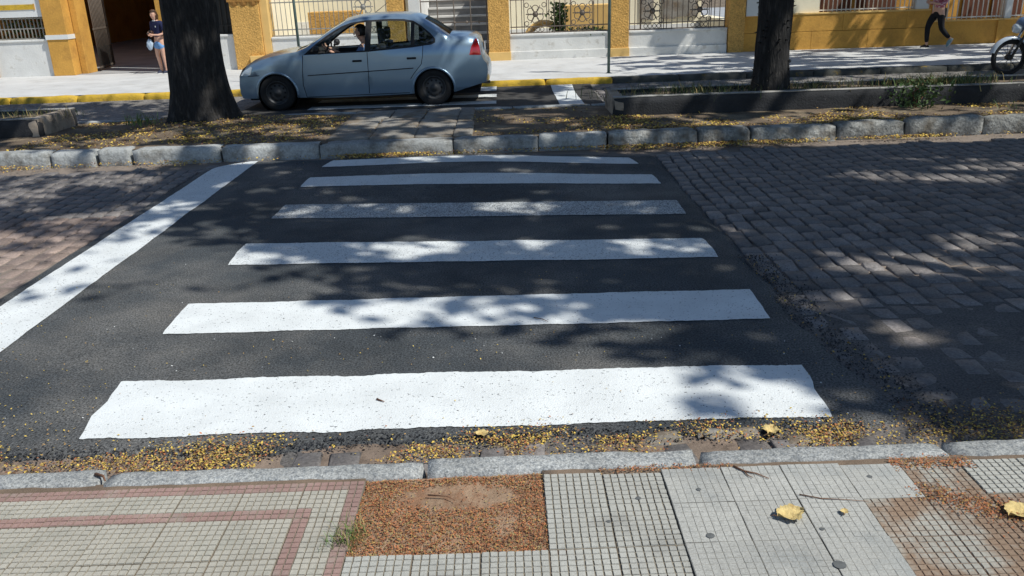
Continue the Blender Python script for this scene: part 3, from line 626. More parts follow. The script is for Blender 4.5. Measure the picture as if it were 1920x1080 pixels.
# ------------------------------------------------------------------ posts
t = tag(empty('sign_post', (1.98, 16.41, FZ)), 'thin green sign post at the kerb of the far pavement', 'post')
bm = bmesh.new(); tube(bm, [(0, 0, 0), (.01, 0, 1.3), (.02, 0, 2.15)], .028, 10); obj('pole', bm, m_pole, t); box('sign_plate', -.22, .26, -.006, .006, 1.55, 2.05, m_panel, t, .002)
bm = bmesh.new(); lathe(bm, [(.001, .012), (.05, .010), (.06, 0)], 'z', (0, 0, 0), 12); obj('collar', bm, m_pole, t)
t = tag(empty('sign_post', (-3.86, 16.5, FZ)), 'thin dark pole behind the car bonnet', 'post')
bm = bmesh.new(); tube(bm, [(0, 0, 0), (0, 0, 2.4)], .026, 10); obj('pole', bm, m_pole, t); bm = bmesh.new(); lathe(bm, [(.001, .012), (.05, .010), (.06, 0)], 'z', (0, 0, 0), 12); obj('collar', bm, m_pole, t)

# ------------------------------------------------------------------ people
def skin(name, V, E, mt, parent, sub=2, mi_f=None):
    """V: list of (x,y,z,r) joints, E: edges; grows one continuous skin"""
    me = bpy.data.meshes.new(name); me.from_pydata([v[:3] for v in V], E, []); o = bpy.data.objects.new(name, me); COL.objects.link(o)
    o.modifiers.new('skin', 'SKIN').use_smooth_shade = True; s = o.modifiers.new('sub', 'SUBSURF'); s.levels = s.render_levels = sub
    for i, v in enumerate(V):
        sv = me.skin_vertices[0].data[i]; r = v[3] if hasattr(v[3], '__len__') else (v[3], v[3]); sv.radius = r; sv.use_root = (i == 0)
    dg = bpy.context.evaluated_depsgraph_get(); dg.update(); me2 = bpy.data.meshes.new_from_object(o.evaluated_get(dg)); bpy.data.objects.remove(o); bpy.data.meshes.remove(me)
    me2.name = name; me2.materials.clear()
    for mm in (mt if isinstance(mt, list) else [mt]): me2.materials.append(mm)
    me2.polygons.foreach_set('use_smooth', [True]*len(me2.polygons)); o = bpy.data.objects.new(name, me2); return link(o, parent)
def hand(V, E, iw, wr, d, side, curl=.5):
    """five fingers from a palm; wr wrist point, d direction of the hand"""
    d = Vector(d).normalized(); s = Vector(side).normalized(); n = d.cross(s)
    p = Vector(wr)+d*.045; V.append((*p, .030)); ip = len(V)-1; E.append((iw, ip))
    for k, (off, ln) in enumerate(((-.030, .058), (-.010, .072), (.011, .076), (.031, .066))):
        b = Vector(wr)+d*.085+s*off; m_ = b+d*ln*.5-n*ln*.15*curl; e = b+d*ln*(1-.35*curl)-n*ln*.6*curl
        i0 = len(V); V.extend([(*b, .010), (*m_, .009), (*e, .008)]); E.extend([(ip, i0), (i0, i0+1), (i0+1, i0+2)])
    b = Vector(wr)+d*.04-s*.036; e = b+d*.035-s*.022-n*.015; i0 = len(V); V.extend([(*b, .011), (*e, .009)]); E.extend([(ip, i0), (i0, i0+1)])
m_skin = mat('skin', (.56, .33, .24), .55, .06, 20.); m_hair = mat('hair_brown', (.055, .028, .016), .6, .25, 30.); m_hairb = mat('hair_black', (.012, .010, .009), .5, .2, 30.)
m_navy = mat('navy_cotton', (.014, .018, .06), .9, .15, 14.); m_denim = mat('pale_denim', (.15, .30, .55), .9, .2, 16.); m_shoe = mat('shoe_navy', (.03, .034, .06), .8, .2, 14.)
m_sole = mat('shoe_sole', (.6, .6, .58), .8, .1, 10.); m_pink = mat('pink_plaid', (.34, .09, .13), .9, .25, 22., col2=(.62, .42, .46), mask=(.5, .58), mscale=18); m_blackc = mat('black_cloth', (.012, .012, .015), .9, .2, 12.)
m_teal = mat('shoe_teal', (.25, .36, .38), .8, .1, 10.); m_bagw = mat('bag_pale', (.38, .46, .56), .8, .15, 12., .004, 60); m_eye = mat('eye', (.02, .015, .012), .3, .05, 5.); m_lip = mat('lip', (.42, .16, .14), .6, .05, 5.)
m_red = mat('dark_red', (.25, .02, .02), .5, .1, 5.); m_blue = mat('blue_cotton', (.10, .16, .30), .9, .1, 10.)
def face(parent, c, yaw, s=1.):
    """eyes, nose, lips and ears set on a head centred at c, turned by yaw about the vertical (0 looks towards -y)"""
    R = Matrix.Rotation(yaw, 4, 'Z')
    for nm, p, r, mm in (('eye', (-.032, -.086, .012), .010, m_eye), ('eye', (.032, -.086, .012), .010, m_eye), ('mouth', (0, -.086, -.055), .014, m_lip), ('nose', (0, -.098, -.018), .014, m_skin), ('ear', (-.083, 0, -.005), .022, m_skin), ('ear', (.083, 0, -.005), .022, m_skin)):
        bm = bmesh.new(); bmesh.ops.create_icosphere(bm, subdivisions=2, radius=r*s); 
        for v in bm.verts: v.co.z *= (1.5 if nm in ('nose', 'ear') else .6); v.co.x *= (.5 if nm == 'ear' else 1)
        o = obj(nm, bm, mm, parent, True); o.location = Vector(c)+(R @ Vector(p))*s
def hairmesh(parent, c, yaw, s, mt, tail=None, long=.0):
    bm = bmesh.new(); bmesh.ops.create_icosphere(bm, subdivisions=4, radius=1.); R = Matrix.Rotation(yaw, 4, 'Z')
    kill = []
    for v in bm.verts:
        p = v.co.copy(); front = -p.y
        v.co = Vector((p.x*.096, p.y*.112+.008, p.z*.122)) * (1+.05*N3(p.x*4, p.y*4, p.z*2))
        if p.z < -.1 and abs(p.x)+p.y > .2 and long: v.co.z -= long*min(1, (-.1-p.z))
        if front > .30 and p.z < .42 or p.z < -.55 and not long: kill.append(v)
    bmesh.ops.delete(bm, geom=kill, context='VERTS')
    if tail:
        tube(bm, [Vector(q) for q in tail], [.03, .034, .03, .012][:len(tail)], 8)
    for v in bm.verts: v.co = (R @ v.co)*s
    o = obj('hair', bm, mt, parent, True); o.location = c; return o
def shoe(parent, c, yaw, mt, pitch=0.):
    bm = bmesh.new(); bmesh.ops.create_uvsphere(bm, u_segments=16, v_segments=10, radius=1.)
    for v in bm.verts:
        p = v.co; zz = max(p.z, -.35); v.co = Vector((p.x*.044*(1+.1*p.y), p.y*.125-.045, zz*.06*(1 if p.y > -.2 else 1-.35*abs(p.y))+.022))
    o = obj('shoe', bm, mt, parent, True); o.location = c; o.rotation_euler = (pitch, 0, yaw)
    bm = bmesh.new(); bx(bm, -.042, .042, -.168, .075, -.004, .012, .008); q = obj('sole', bm, m_sole, o); return o

# girl with her phone, weight on one leg, head bent; built at full height then scaled to 1.45 m
g = tag(empty('person', (-7.72, 19.70, FZ), math.radians(-28)), 'person in navy polo and pale denim shorts looking at a phone', 'person'); g.scale = (.82,)*3
V = [(0, .01, .90, (.13, .10)), (0, .015, 1.02, (.115, .085)), (0, .01, 1.16, (.125, .09)), (0, .0, 1.30, (.13, .085)), (0, -.005, 1.40, .052), (0, -.03, 1.45, .055), (0, -.045, 1.50, (.076, .086)), (0, -.05, 1.56, (.082, .096)), (0, -.035, 1.62, (.070, .080)),
     (-.085, .01, .82, .092), (-.095, -.02, .62, .074), (-.10, -.03, .47, .055), (-.10, .0, .33, .052), (-.10, .02, .10, .034), (-.10, .0, .045, .036), (-.10, -.07, .03, .030),
     (.085, .01, .82, .092), (.09, .0, .62, .074), (.085, .0, .47, .055), (.085, .02, .33, .052), (.085, .03, .10, .034), (.085, .01, .045, .036), (.10, -.06, .03, .030),
     (-.165, .0, 1.335, .050), (-.215, .03, 1.20, .042), (-.235, .02, 1.06, .036), (-.17, -.12, 1.03, .030), (-.10, -.22, 1.05, .024),
     (.165, .0, 1.335, .050), (.215, .03, 1.20, .042), (.235, .02, 1.06, .036), (.16, -.12, 1.02, .030), (.07, -.21, 1.03, .024)]
E = [(0, 1), (1, 2), (2, 3), (3, 4), (4, 5), (5, 6), (6, 7), (7, 8), (0, 9), (9, 10), (10, 11), (11, 12), (12, 13), (13, 14), (14, 15), (0, 16), (16, 17), (17, 18), (18, 19), (19, 20), (20, 21), (21, 22), (3, 23), (23, 24), (24, 25), (25, 26), (26, 27), (3, 28), (28, 29), (29, 30), (30, 31), (31, 32)]
hand(V, E, 27, (-.10, -.22, 1.05), (.5, -.6, .2), (0, .2, 1), .6); hand(V, E, 32, (.07, -.21, 1.03), (-.6, -.5, .1), (0, .2, 1), .6)
skin('body', V, E, m_skin, g)
skin('shirt', [(0, .012, .93, (.150, .12)), (0, .015, 1.04, (.135, .105)), (0, .01, 1.18, (.145, .110)), (0, .0, 1.31, (.145, .10)), (0, -.002, 1.385, .075), (-.165, .0, 1.335, .066), (-.215, .03, 1.19, .060), (-.232, .022, 1.11, .058), (.165, .0, 1.335, .066), (.215, .03, 1.19, .060), (.232, .022, 1.11, .058)], [(0, 1), (1, 2), (2, 3), (3, 4), (3, 5), (5, 6), (6, 7), (3, 8), (8, 9), (9, 10)], m_navy, g)
skin('shorts', [(0, .012, .92, (.152, .122)), (0, .012, .86, (.150, .12)), (-.088, .008, .80, .112), (-.097, -.012, .60, .104), (.088, .008, .80, .114), (.092, .0, .60, .104)], [(0, 1), (1, 2), (2, 3), (1, 4), (4, 5)], m_denim, g)
face(g, (0, -.05, 1.55), math.radians(10)); hairmesh(g, (0, -.045, 1.565), math.radians(10), 1., m_hair, [(.0, .10, .02), (.0, .15, -.04), (.0, .13, -.14), (0, .11, -.22)], .10)
shoe(g, (-.10, .02, .0), 0, m_shoe); shoe(g, (.09, .03, .0), .15, m_shoe)
box('collar', -.05, .05, -.075, -.06, 1.375, 1.40, m_panel, g, .004); box('crest', .055, .085, -.104, -.098, 1.22, 1.26, m_panel, g, .003)
t = tag(empty('phone', (-7.72, 19.70, FZ), math.radians(-28)), 'small dark phone held in both hands', 'phone'); t.scale = (.82,)*3
o = box('case', -.05, .03, -.008, .0, -.06, .07, m_black, t, .004); o.location = (0, -.285, 1.10); o.rotation_euler = (math.radians(-50), 0, 0); p = box('screen', -.045, .025, .0005, .0018, -.055, .065, m_eye, o)
bm = bmesh.new(); bmesh.ops.create_icosphere(bm, subdivisions=3, radius=1.)
for v in bm.verts: n_ = N3(v.co.x*2, v.co.y*2, v.co.z*2); v.co = Vector((v.co.x*.10*(1+.3*n_), v.co.y*.06*(1+.3*n_), v.co.z*.14*(1+.2*n_)))
o = obj('shopping_bag', bm, m_bagw, None, True); o.location = (-7.88, 19.57, FZ+.64); o.scale = (.7, .7, .85); tag(o, 'crumpled pale bag hanging from the forearm of the person in navy', 'bag')

# walking person, mid stride towards the left of the picture
g = tag(empty('person', (9.60, 19.35, FZ), math.radians(-82)), 'person in pink checked shirt and black trousers striding along the ochre wall', 'person'); g.scale = (.88,)*3
V = [(0, .0, .90, (.13, .10)), (0, .01, 1.02, (.115, .09)), (0, .0, 1.16, (.125, .09)), (0, -.01, 1.31, (.14, .088)), (0, -.01, 1.42, .052), (0, -.03, 1.47, .055), (0, -.035, 1.52, (.076, .086)), (0, -.035, 1.58, (.082, .096)), (0, -.025, 1.64, (.070, .080)),
     (-.085, -.03, .82, .09), (-.09, -.14, .63, .072), (-.09, -.19, .48, .056), (-.09, -.18, .33, .052), (-.09, -.16, .10, .034), (-.09, -.18, .045, .036), (-.09, -.26, .03, .030),
     (.085, .02, .82, .09), (.085, .05, .63, .072), (.085, .07, .48, .056), (.085, .19, .35, .050), (.085, .36, .21, .034), (.085, .40, .15, .034), (.085, .36, .09, .030),
     (-.175, .0, 1.34, .05), (-.21, .04, 1.20, .042), (-.22, .0, 1.07, .036), (-.15, -.16, 1.08, .03), (-.07, -.26, 1.12, .024),
     (.175, .0, 1.34, .05), (.21, .04, 1.20, .042), (.22, .0, 1.07, .036), (.15, -.15, 1.06, .03), (.06, -.25, 1.10, .024)]
hand(V, E2 := list(E[:32]), 27, (-.07, -.26, 1.12), (.6, -.5, .1), (0, .2, 1), .8); hand(V, E2, 32, (.06, -.25, 1.10), (-.6, -.5, .1), (0, .2, 1), .8)
skin('body', V, E2, m_skin, g)
skin('shirt', [(0, .01, .92, (.155, .125)), (0, .012, 1.04, (.140, .11)), (0, .0, 1.18, (.148, .112)), (0, -.008, 1.32, (.152, .102)), (0, -.01, 1.40, .072), (-.175, .0, 1.34, .066), (-.21, .04, 1.20, .058), (-.22, .0, 1.07, .052), (-.155, -.14, 1.08, .045), (.175, .0, 1.34, .066), (.21, .04, 1.20, .058), (.22, .0, 1.07, .052), (.155, -.13, 1.06, .045)], [(0, 1), (1, 2), (2, 3), (3, 4), (3, 5), (5, 6), (6, 7), (7, 8), (3, 9), (9, 10), (10, 11), (11, 12)], m_pink, g)
skin('trousers', [(0, .0, .92, (.145, .115)), (0, .0, .86, (.145, .115)), (-.086, -.03, .80, .106), (-.09, -.14, .63, .086), (-.09, -.19, .48, .070), (-.09, -.18, .33, .064), (-.09, -.165, .12, .052), (.086, .02, .80, .106), (.085, .05, .63, .086), (.085, .07, .48, .070), (.085, .19, .35, .062), (.085, .33, .23, .050)], [(0, 1), (1, 2), (2, 3), (3, 4), (4, 5), (5, 6), (1, 7), (7, 8), (8, 9), (9, 10), (10, 11)], m_blackc, g)
face(g, (0, -.035, 1.57), 0); hairmesh(g, (0, -.03, 1.585), 0, 1., m_hairb, None, .16)
shoe(g, (-.09, -.16, .0), 0, m_blackc); shoe(g, (.085, .38, .15), 0, m_teal, math.radians(58))
t = tag(empty('handbag', (9.74, 19.50, FZ+.62)), 'small dark handbag at the hip of the walking person', 'bag'); box('pouch', -.10, .10, -.05, .04, .0, .22, m_blackc, t, .03)
bm = bmesh.new(); tube(bm, [(-.08, 0, .2), (-.05, 0, .45), (.0, .05, .66), (.05, 0, .45), (.08, 0, .2)], .010, 6); obj('strap', bm, m_blackc, t)

# ------------------------------------------------------------------ car (faces -x; local u along x, near side at negative y)
m_paint = mat('car_silver_blue', (.235, .33, .43), .30, .04, 2., spec=.5, metal=.55, coat=.5); m_gap = mat('panel_gap', (.01, .01, .012), .9, .05, 3.)
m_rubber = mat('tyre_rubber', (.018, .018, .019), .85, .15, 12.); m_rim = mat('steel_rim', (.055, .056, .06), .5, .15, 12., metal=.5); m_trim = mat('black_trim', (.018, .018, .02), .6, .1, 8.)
m_inner = mat('car_interior', (.035, .034, .034), .9, .15, 8.); m_tail = mat('tail_red', (.42, .012, .015), .15, .1, 9., spec=.6, coat=.6); m_tailw = mat('tail_white', (.62, .55, .55), .15, .1, 9., coat=.6)
m_lamp = mat('headlamp', (.62, .68, .72), .12, .1, 12., spec=.7, coat=.6); m_glass = glass('car_glass', (.66, .72, .70), .10); m_glassd = glass('dark_glass', (.16, .19, .21), .12); m_seat = mat('seat_cloth', (.05, .05, .055), .95, .2, 12.); m_plate = mat('number_plate', (.55, .55, .55), .6, .1, 9.)
car = tag(empty('car', (-2.25, 14.62, -.003)), 'light blue grey four door sedan driving past on the far carriageway', 'car')
UP = [(-2.02, .20), (-2.05, .29), (-2.05, .40), (-2.03, .53), (-1.985, .61), (-1.93, .655), (-1.80, .735), (-1.63, .80), (-1.45, .85), (-1.25, .885), (-1.06, .908), (-.90, .965), (-.70, 1.085), (-.476, 1.225), (-.265, 1.335), (-.13, 1.370), (0, 1.388), (.22, 1.402), (.45, 1.405), (.68, 1.398), (.87, 1.372), (1.0, 1.325), (1.15, 1.238), (1.28, 1.148), (1.39, 1.072), (1.50, 1.060), (1.65, 1.055), (1.80, 1.046), (1.845, 1.0), (1.87, .90), (1.895, .75), (1.925, .68), (1.97, .63), (1.985, .54), (1.975, .44), (1.94, .34)]
def wid(u, z):
    wv = .805 - .055*max(0, (.42-z)/.42)**1.5 - .012*max(0, (z-.62)/.3)
    if z > .88: tt = (z-.88)/.5; wv -= .185*tt+.03*tt*tt
    d = u+2.05
    if d < .75: wv -= .17*(1-d/.75)**2
    d = 1.985-u
    if d < .75: wv -= .13*(1-d/.75)**2
    if .44 < z < .60: pass
    return wv
UPX = [p[0] for p in UP[4:28]]; UPZ = [p[1] for p in UP[4:28]]
def topz(u): return float(np.interp(u, UPX, UPZ))
def sidey(u, z):
    e = topz(u)-z; wv = wid(u, z)
    if e < .07 and -1.98 < u < 1.82: wv -= .045*(1-max(e, 0)/.07)**2
    return wv
ARC = [(-1.415, .265, .325), (1.11, .265, .325)]
def arc(c, n=20):
    x, z, r = c; a0 = math.asin((.205-z)/r); return [(x+r*math.cos(a0+(math.pi-2*a0)*k/n), z+r*math.sin(a0+(math.pi-2*a0)*k/n)) for k in range(n+1)]
OUT = list(UP)+[(1.72, .285)]+arc(ARC[1])+[(.40, .195), (0, .19), (-.5, .185)]+arc(ARC[0])
W1 = [(-.86, .878), (-.70, 1.005), (-.56, 1.10), (-.42, 1.185), (-.30, 1.245), (-.17, 1.288), (-.05, 1.308), (.07, 1.318), (.045, .900)]
W2 = [(.135, .905), (.17, 1.322), (.45, 1.328), (.66, 1.320), (.79, 1.295), (.775, .948)]
W3 = [(.835, .955), (.85, 1.272), (.92, 1.232), (.99, 1.180), (1.07, 1.110), (1.135, 1.040), (1.15, 1.005), (1.105, .978)]
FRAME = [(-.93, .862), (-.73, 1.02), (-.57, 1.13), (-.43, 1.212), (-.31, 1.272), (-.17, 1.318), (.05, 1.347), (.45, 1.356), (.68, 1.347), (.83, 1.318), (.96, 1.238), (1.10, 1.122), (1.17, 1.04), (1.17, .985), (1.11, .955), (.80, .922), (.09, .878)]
D1 = [(-.925, .852), (.075, .872), (.070, .56), (.058, .235), (-.60, .22), (-.93, .215), (-.965, .40), (-.955, .62)]
D2 = [(.088, .873), (.80, .915), (.960, .94), (.945, .78), (.918, .665), (.80, .535), (.735, .44), (.715, .23), (.40, .235), (.071, .236), (.083, .56)]
def seg(p, q, wd=.005):
    p, q = Vector(p), Vector(q); n = (q-p).normalized(); n = Vector((-n.y, n.x))*wd; return [tuple(p+n), tuple(q+n), tuple(q-n), tuple(p-n)]
GAPS = [seg(a, b) for a, b in ((( -.940, .86), (-.970, .62)), ((-.970, .62), (-.980, .40)), ((-.98, .40), (-.945, .21)), ((.083, .872), (.077, .56)), ((.077, .56), (.065, .235)), ((.972, .945), (.956, .78)), ((.956, .78), (.929, .66)), ((.929, .66), (.81, .53)), ((.81, .53), (.745, .44)), ((-1.88, .555), (-1.68, .565)), ((-.945, .208), (.715, .222)))]
MOULD = [(-.895, .538), (.80, .598), (.802, .612), (-.893, .552)]
TL = [(1.70, .775), (1.735, .90), (1.80, 1.015), (1.825, 1.015), (1.868, .885), (1.885, .765)]
HL = [(-2.0, .565), (-1.965, .612), (-1.925, .645), (-1.81, .705), (-1.78, .69), (-1.83, .575)]
def pip(p, poly):
    x, y = p; c = False; j = len(poly)-1
    for i in range(len(poly)):
        a, b = poly[i], poly[j]
        if (a[1] > y) != (b[1] > y) and x < (b[0]-a[0])*(y-a[1])/(b[1]-a[1])+a[0]: c = not c
        j = i
    return c
loops = [OUT, W1, W2, W3, FRAME, D1, D2, MOULD, TL, HL]+GAPS
pts = []; eds = []
for lp in loops:
    b0 = len(pts); pts += [Vector(p) for p in lp]; eds += [(b0+i, b0+(i+1) % len(lp)) for i in range(len(lp))]
for i in range(58):
    for j in range(18):
        p = (-2.02+i*.07, .22+j*.07)
        if pip(p, OUT): pts.append(Vector(p))
cv, ce, cf, _, _, _ = delaunay_2d_cdt(pts, eds, [], 0, 1e-4)
GRP = {}
for fc in cf:
    c = sum((cv[i] for i in fc), Vector((0, 0)))/3
    if not pip(c, OUT): continue
    if pip(c, W1): k = 'w1'
    elif pip(c, W2): k = 'w2'
    elif pip(c, W3): k = 'w3'
    elif pip(c, MOULD): k = 'mould'
    elif any(pip(c, g_) for g_ in GAPS): k = 'gap'
    elif pip(c, TL): k = 'tl'
    elif pip(c, HL): k = 'hl'
    elif pip(c, D1): k = 'd1'
    elif pip(c, D2): k = 'd2'
    elif pip(c, FRAME): k = 'frame'
    else: k = 'body'
    GRP.setdefault(k, []).append(fc)
def side_mesh(name, keys, mats, sgn, off=0.):
    used = {}; v = []; f = []; mi = []
    for m_i, k in enumerate(keys):
        for fc in GRP.get(k, []):
            ids = []
            for i in fc:
                if i not in used: used[i] = len(v); v.append((cv[i].x, sgn*(sidey(cv[i].x, cv[i].y)+off), cv[i].y))
                ids.append(used[i])
            f.append(ids if sgn < 0 else ids[::-1]); mi.append(m_i)
    me = pyd(name, v, f, mi, True)
    for mm in mats: me.materials.append(mm)
    return me
for sgn in (-1, 1):
    o = obj('body_side', side_mesh('body_side', ['body', 'gap'], [m_paint, m_gap], sgn), None, car)
    obj('window_frame', side_mesh('window_frame', ['frame'], [m_trim], sgn), None, car)  # frames and door pillar coloured black to carry their shade
    for k, hx in (('d1', -.085), ('d2', .78)):
        d = obj('door', side_mesh('door', [k], [m_paint], sgn), None, car)
        bm = bmesh.new(); hz = .745 if k == 'd1' else .758; yy = sgn*(sidey(hx, hz)+.012); bx(bm, hx-.075, hx+.075, yy-.012, yy+.012, hz-.016, hz+.016, .010); obj('handle', bm, m_trim, d, True)
    obj('side_moulding', side_mesh('side_moulding', ['mould'], [m_trim], sgn, .006), None, car)
    for k, mm in (('w2', m_glass), ('w3', m_glassd)): obj('side_window', side_mesh('side_window', [k], [mm], sgn, -.004), None, car)
    obj('tail_light', side_mesh('tail_light', ['tl'], [m_tail], sgn, .004), None, car); obj('headlight', side_mesh('headlight', ['hl'], [m_lamp], sgn, .004), None, car)
    # wheel arch lips
    for c in ARC:
        bm = bmesh.new(); tube(bm, [(x, sgn*(sidey(x, z)+.004), z) for x, z in [(c[0]+(c[2]+.012)*math.cos(a), c[1]+(c[2]+.012)*math.sin(a)) for a in lin(-.15, math.pi+.15, 26)]], .020, 6); obj('wheel_arch', bm, m_paint, car, True)
        bm = bmesh.new(); lathe(bm, [(.322, 0), (.322, -sgn*.30), (.001, -sgn*.31)], 'y', (c[0], sgn*.745, c[1]), 28); obj('wheel_well', bm, m_gap, car, True)
    # mirror
    bm = bmesh.new(); bmesh.ops.create_uvsphere(bm, u_segments=14, v_segments=10, radius=1., matrix=Matrix.Translation((-.70, sgn*.90, .945)) @ Matrix.Diagonal((.055, .085, .060, 1))); tube(bm, [(-.72, sgn*.76, .905), (-.71, sgn*.84, .93)], .020, 8); obj('wing_mirror', bm, m_trim, car, True)
# top surfaces lofted across
def loft(name, i0, i1, mt, crown, cols=(0, 12), smooth=True):
    NC = 12; v = []; k = i1-i0+1
    for i in range(i0, i1+1):
        a = Vector(UP[max(i-1, 0)]); b = Vector(UP[min(i+1, len(UP)-1)]); t_ = (b-a).normalized(); n = Vector((-t_.y, t_.x)); u, z = UP[i]; wv = sidey(u, z)
        c = crown[0]+(crown[1]-crown[0])*(i-i0)/max(1, i1-i0)
        for j in range(cols[0], cols[1]+1): s = -1+2*j/NC; kk = c*(1-abs(s)**2.4); v.append((u+n.x*kk, s*wv, z+n.y*kk))
    q = cols[1]-cols[0]+1; f = [(i*q+j, i*q+j+1, (i+1)*q+j+1, (i+1)*q+j) for i in range(k-1) for j in range(q-1)]
    return obj(name, pyd(name, v, f, None, smooth), mt, car)
loft('front_bumper', 0, 3, m_paint, (.10, .10)); loft('front_grille', 3, 5, m_trim, (.10, .075)); loft('bonnet', 5, 10, m_paint, (.075, .045))
loft('windscreen', 10, 14, m_glass, (.045, .05), (1, 11)); loft('windscreen_pillar', 10, 14, m_paint, (.045, .05), (0, 1)); loft('windscreen_pillar', 10, 14, m_paint, (.045, .05), (11, 12))
loft('roof', 14, 21, m_paint, (.05, .045)); loft('rear_window', 21, 24, m_glass, (.045, .05), (1, 11)); loft('rear_pillar', 21, 24, m_paint, (.045, .05), (0, 1)); loft('rear_pillar', 21, 24, m_paint, (.045, .05), (11, 12))
loft('boot_lid', 24, 30, m_paint, (.05, .045)); loft('rear_bumper', 30, 35, m_paint, (.045, .06))
box('number_plate', 1.935, 1.945, -.26, .26, .80, .93, m_plate, car)
box('underbody', -1.9, 1.85, -.66, .66, .17, .24, m_gap, car, .02); box('exhaust', 1.6, 2.0, .35, .42, .20, .25, m_rim, car, .02)
for sx in (-1, 1): bm = bmesh.new(); bx(bm, -.95, .72, sx*.745-.02, sx*.745+.02, .20, .86, .01); obj('door_lining', bm, m_inner, car)
box('dashboard', -1.06, -.62, -.66, .66, .62, .90, m_inner, car, .06); box('rear_shelf', 1.02, 1.45, -.62, .62, .80, .93, m_inner, car, .02)
for sy in (-.36, .36):
    st = box('front_seat', -.22, .30, sy-.24, sy+.24, .30, .50, m_seat, car, .05); bm = bmesh.new(); vs = bx(bm, .10, .24, sy-.23, sy+.23, .45, .98, .05); 
    for v in bm.verts: v.co.x += (v.co.z-.45)*.22
    obj('backrest', bm, m_seat, st); box('headrest', .23, .32, sy-.12, sy+.12, 1.00, 1.20, m_seat, st, .035)
rs = box('rear_seat', .72, 1.05, -.60, .60, .30, .52, m_seat, car, .05); box('backrest', .98, 1.12, -.60, .60, .5, .98, m_seat, rs, .05)
bm = bmesh.new(); ringp = [Vector((-.48+.05*math.sin(a)*.9, -.36+.18*math.cos(a), .86+.17*math.sin(a))) for a in lin(0, 2*math.pi, 25)[:-1]]; ringp = [q_-Vector((.13, 0, 0)) for q_ in ringp]; tube(bm, ringp, .014, 6, True); tube(bm, [(-.73, -.36, .80), (-.61, -.36, .86)], .02, 6); tube(bm, [(-.61, -.53, .86), (-.61, -.19, .86)], .012, 6); obj('steering_wheel', bm, m_trim, car, True)
WH = None
for c in ARC:
    for sgn in (-1, 1):
        R = .285
        bm = bmesh.new(); lathe(bm, [(.185, -.075), (.20, -.088), (.25, -.092), (.275, -.080), (R, -.055), (R+.002, 0), (R, .055), (.275, .080), (.25, .092), (.20, .088), (.185, .075)], 'y', (0, 0, 0), 40)
        wh = obj('wheel', bm, m_rubber, car, True); wh.location = (c[0], sgn*.70, R)
        bm = bmesh.new(); lathe(bm, [(.19, sgn*.075), (.176, sgn*.082), (.166, sgn*.060), (.150, sgn*.035), (.125, sgn*.045), (.085, sgn*.060), (.055, sgn*.052), (.048, sgn*.066), (.001, sgn*.068)], 'y', (0, 0, 0), 36); rm = obj('rim', bm, m_rim, wh, True)
        bm = bmesh.new()
        for k in range(10): a = k*math.pi/5; lathe(bm, [(.001, sgn*.0545), (.016, sgn*.0535)], 'y', (.118*math.cos(a), 0, .118*math.sin(a)), 10)
        obj('vent_holes', bm, m_gap, wh)
for o in car.children: pass
bm = bmesh.new(); tube(bm, [(.15, -.0, 1.44), (.38, 0, 1.60)], [.006, .003], 5); obj('aerial', bm, m_trim, car)
# driver
d = tag(empty('person', (-2.41, 14.62, 0)), 'driver in a blue top at the wheel of the sedan', 'person')
V = [(.08, -.36, .55, (.13, .15)), (.12, -.36, .72, (.11, .13)), (.15, -.36, .88, (.11, .15)), (.15, -.36, 1.0, .055), (.11, -.36, 1.06, .058), (.09, -.36, 1.12, (.09, .078)), (.09, -.36, 1.18, (.092, .08)), (.10, -.36, 1.23, .072),
     (.14, -.54, .92, .055), (.02, -.58, .76, .045), (-.24, -.54, .78, .035), (-.42, -.49, .90, .026), (.14, -.18, .92, .055), (.02, -.15, .76, .045), (-.24, -.18, .78, .035), (-.42, -.24, .90, .026), (-.2, -.45, .56, .09), (-.42, -.45, .50, .06), (-.2, -.27, .56, .09), (-.42, -.27, .50, .06)]
E3 = [(0, 1), (1, 2), (2, 3), (3, 4), (4, 5), (5, 6), (6, 7), (2, 8), (8, 9), (9, 10), (10, 11), (2, 12), (12, 13), (13, 14), (14, 15), (0, 16), (16, 17), (0, 18), (18, 19)]
hand(V, E3, 11, (-.42, -.49, .90), (-.8, .1, .5), (0, 1, 0), .8); hand(V, E3, 15, (-.42, -.24, .90), (-.8, -.1, .5), (0, 1, 0), .8)
skin('body', V, E3, m_skin, d)
skin('shirt', [(.08, -.36, .56, (.15, .17)), (.12, -.36, .72, (.13, .15)), (.15, -.36, .88, (.13, .17)), (.15, -.36, .97, .075), (.14, -.54, .92, .070), (.04, -.575, .78, .062), (.14, -.18, .92, .070), (.04, -.155, .78, .062)], [(0, 1), (1, 2), (2, 3), (2, 4), (4, 5), (2, 6), (6, 7)], m_blue, d)
face(d, (.09, -.36, 1.15), -math.pi/2); hairmesh(d, (.095, -.36, 1.165), -math.pi/2, 1., m_hairb)

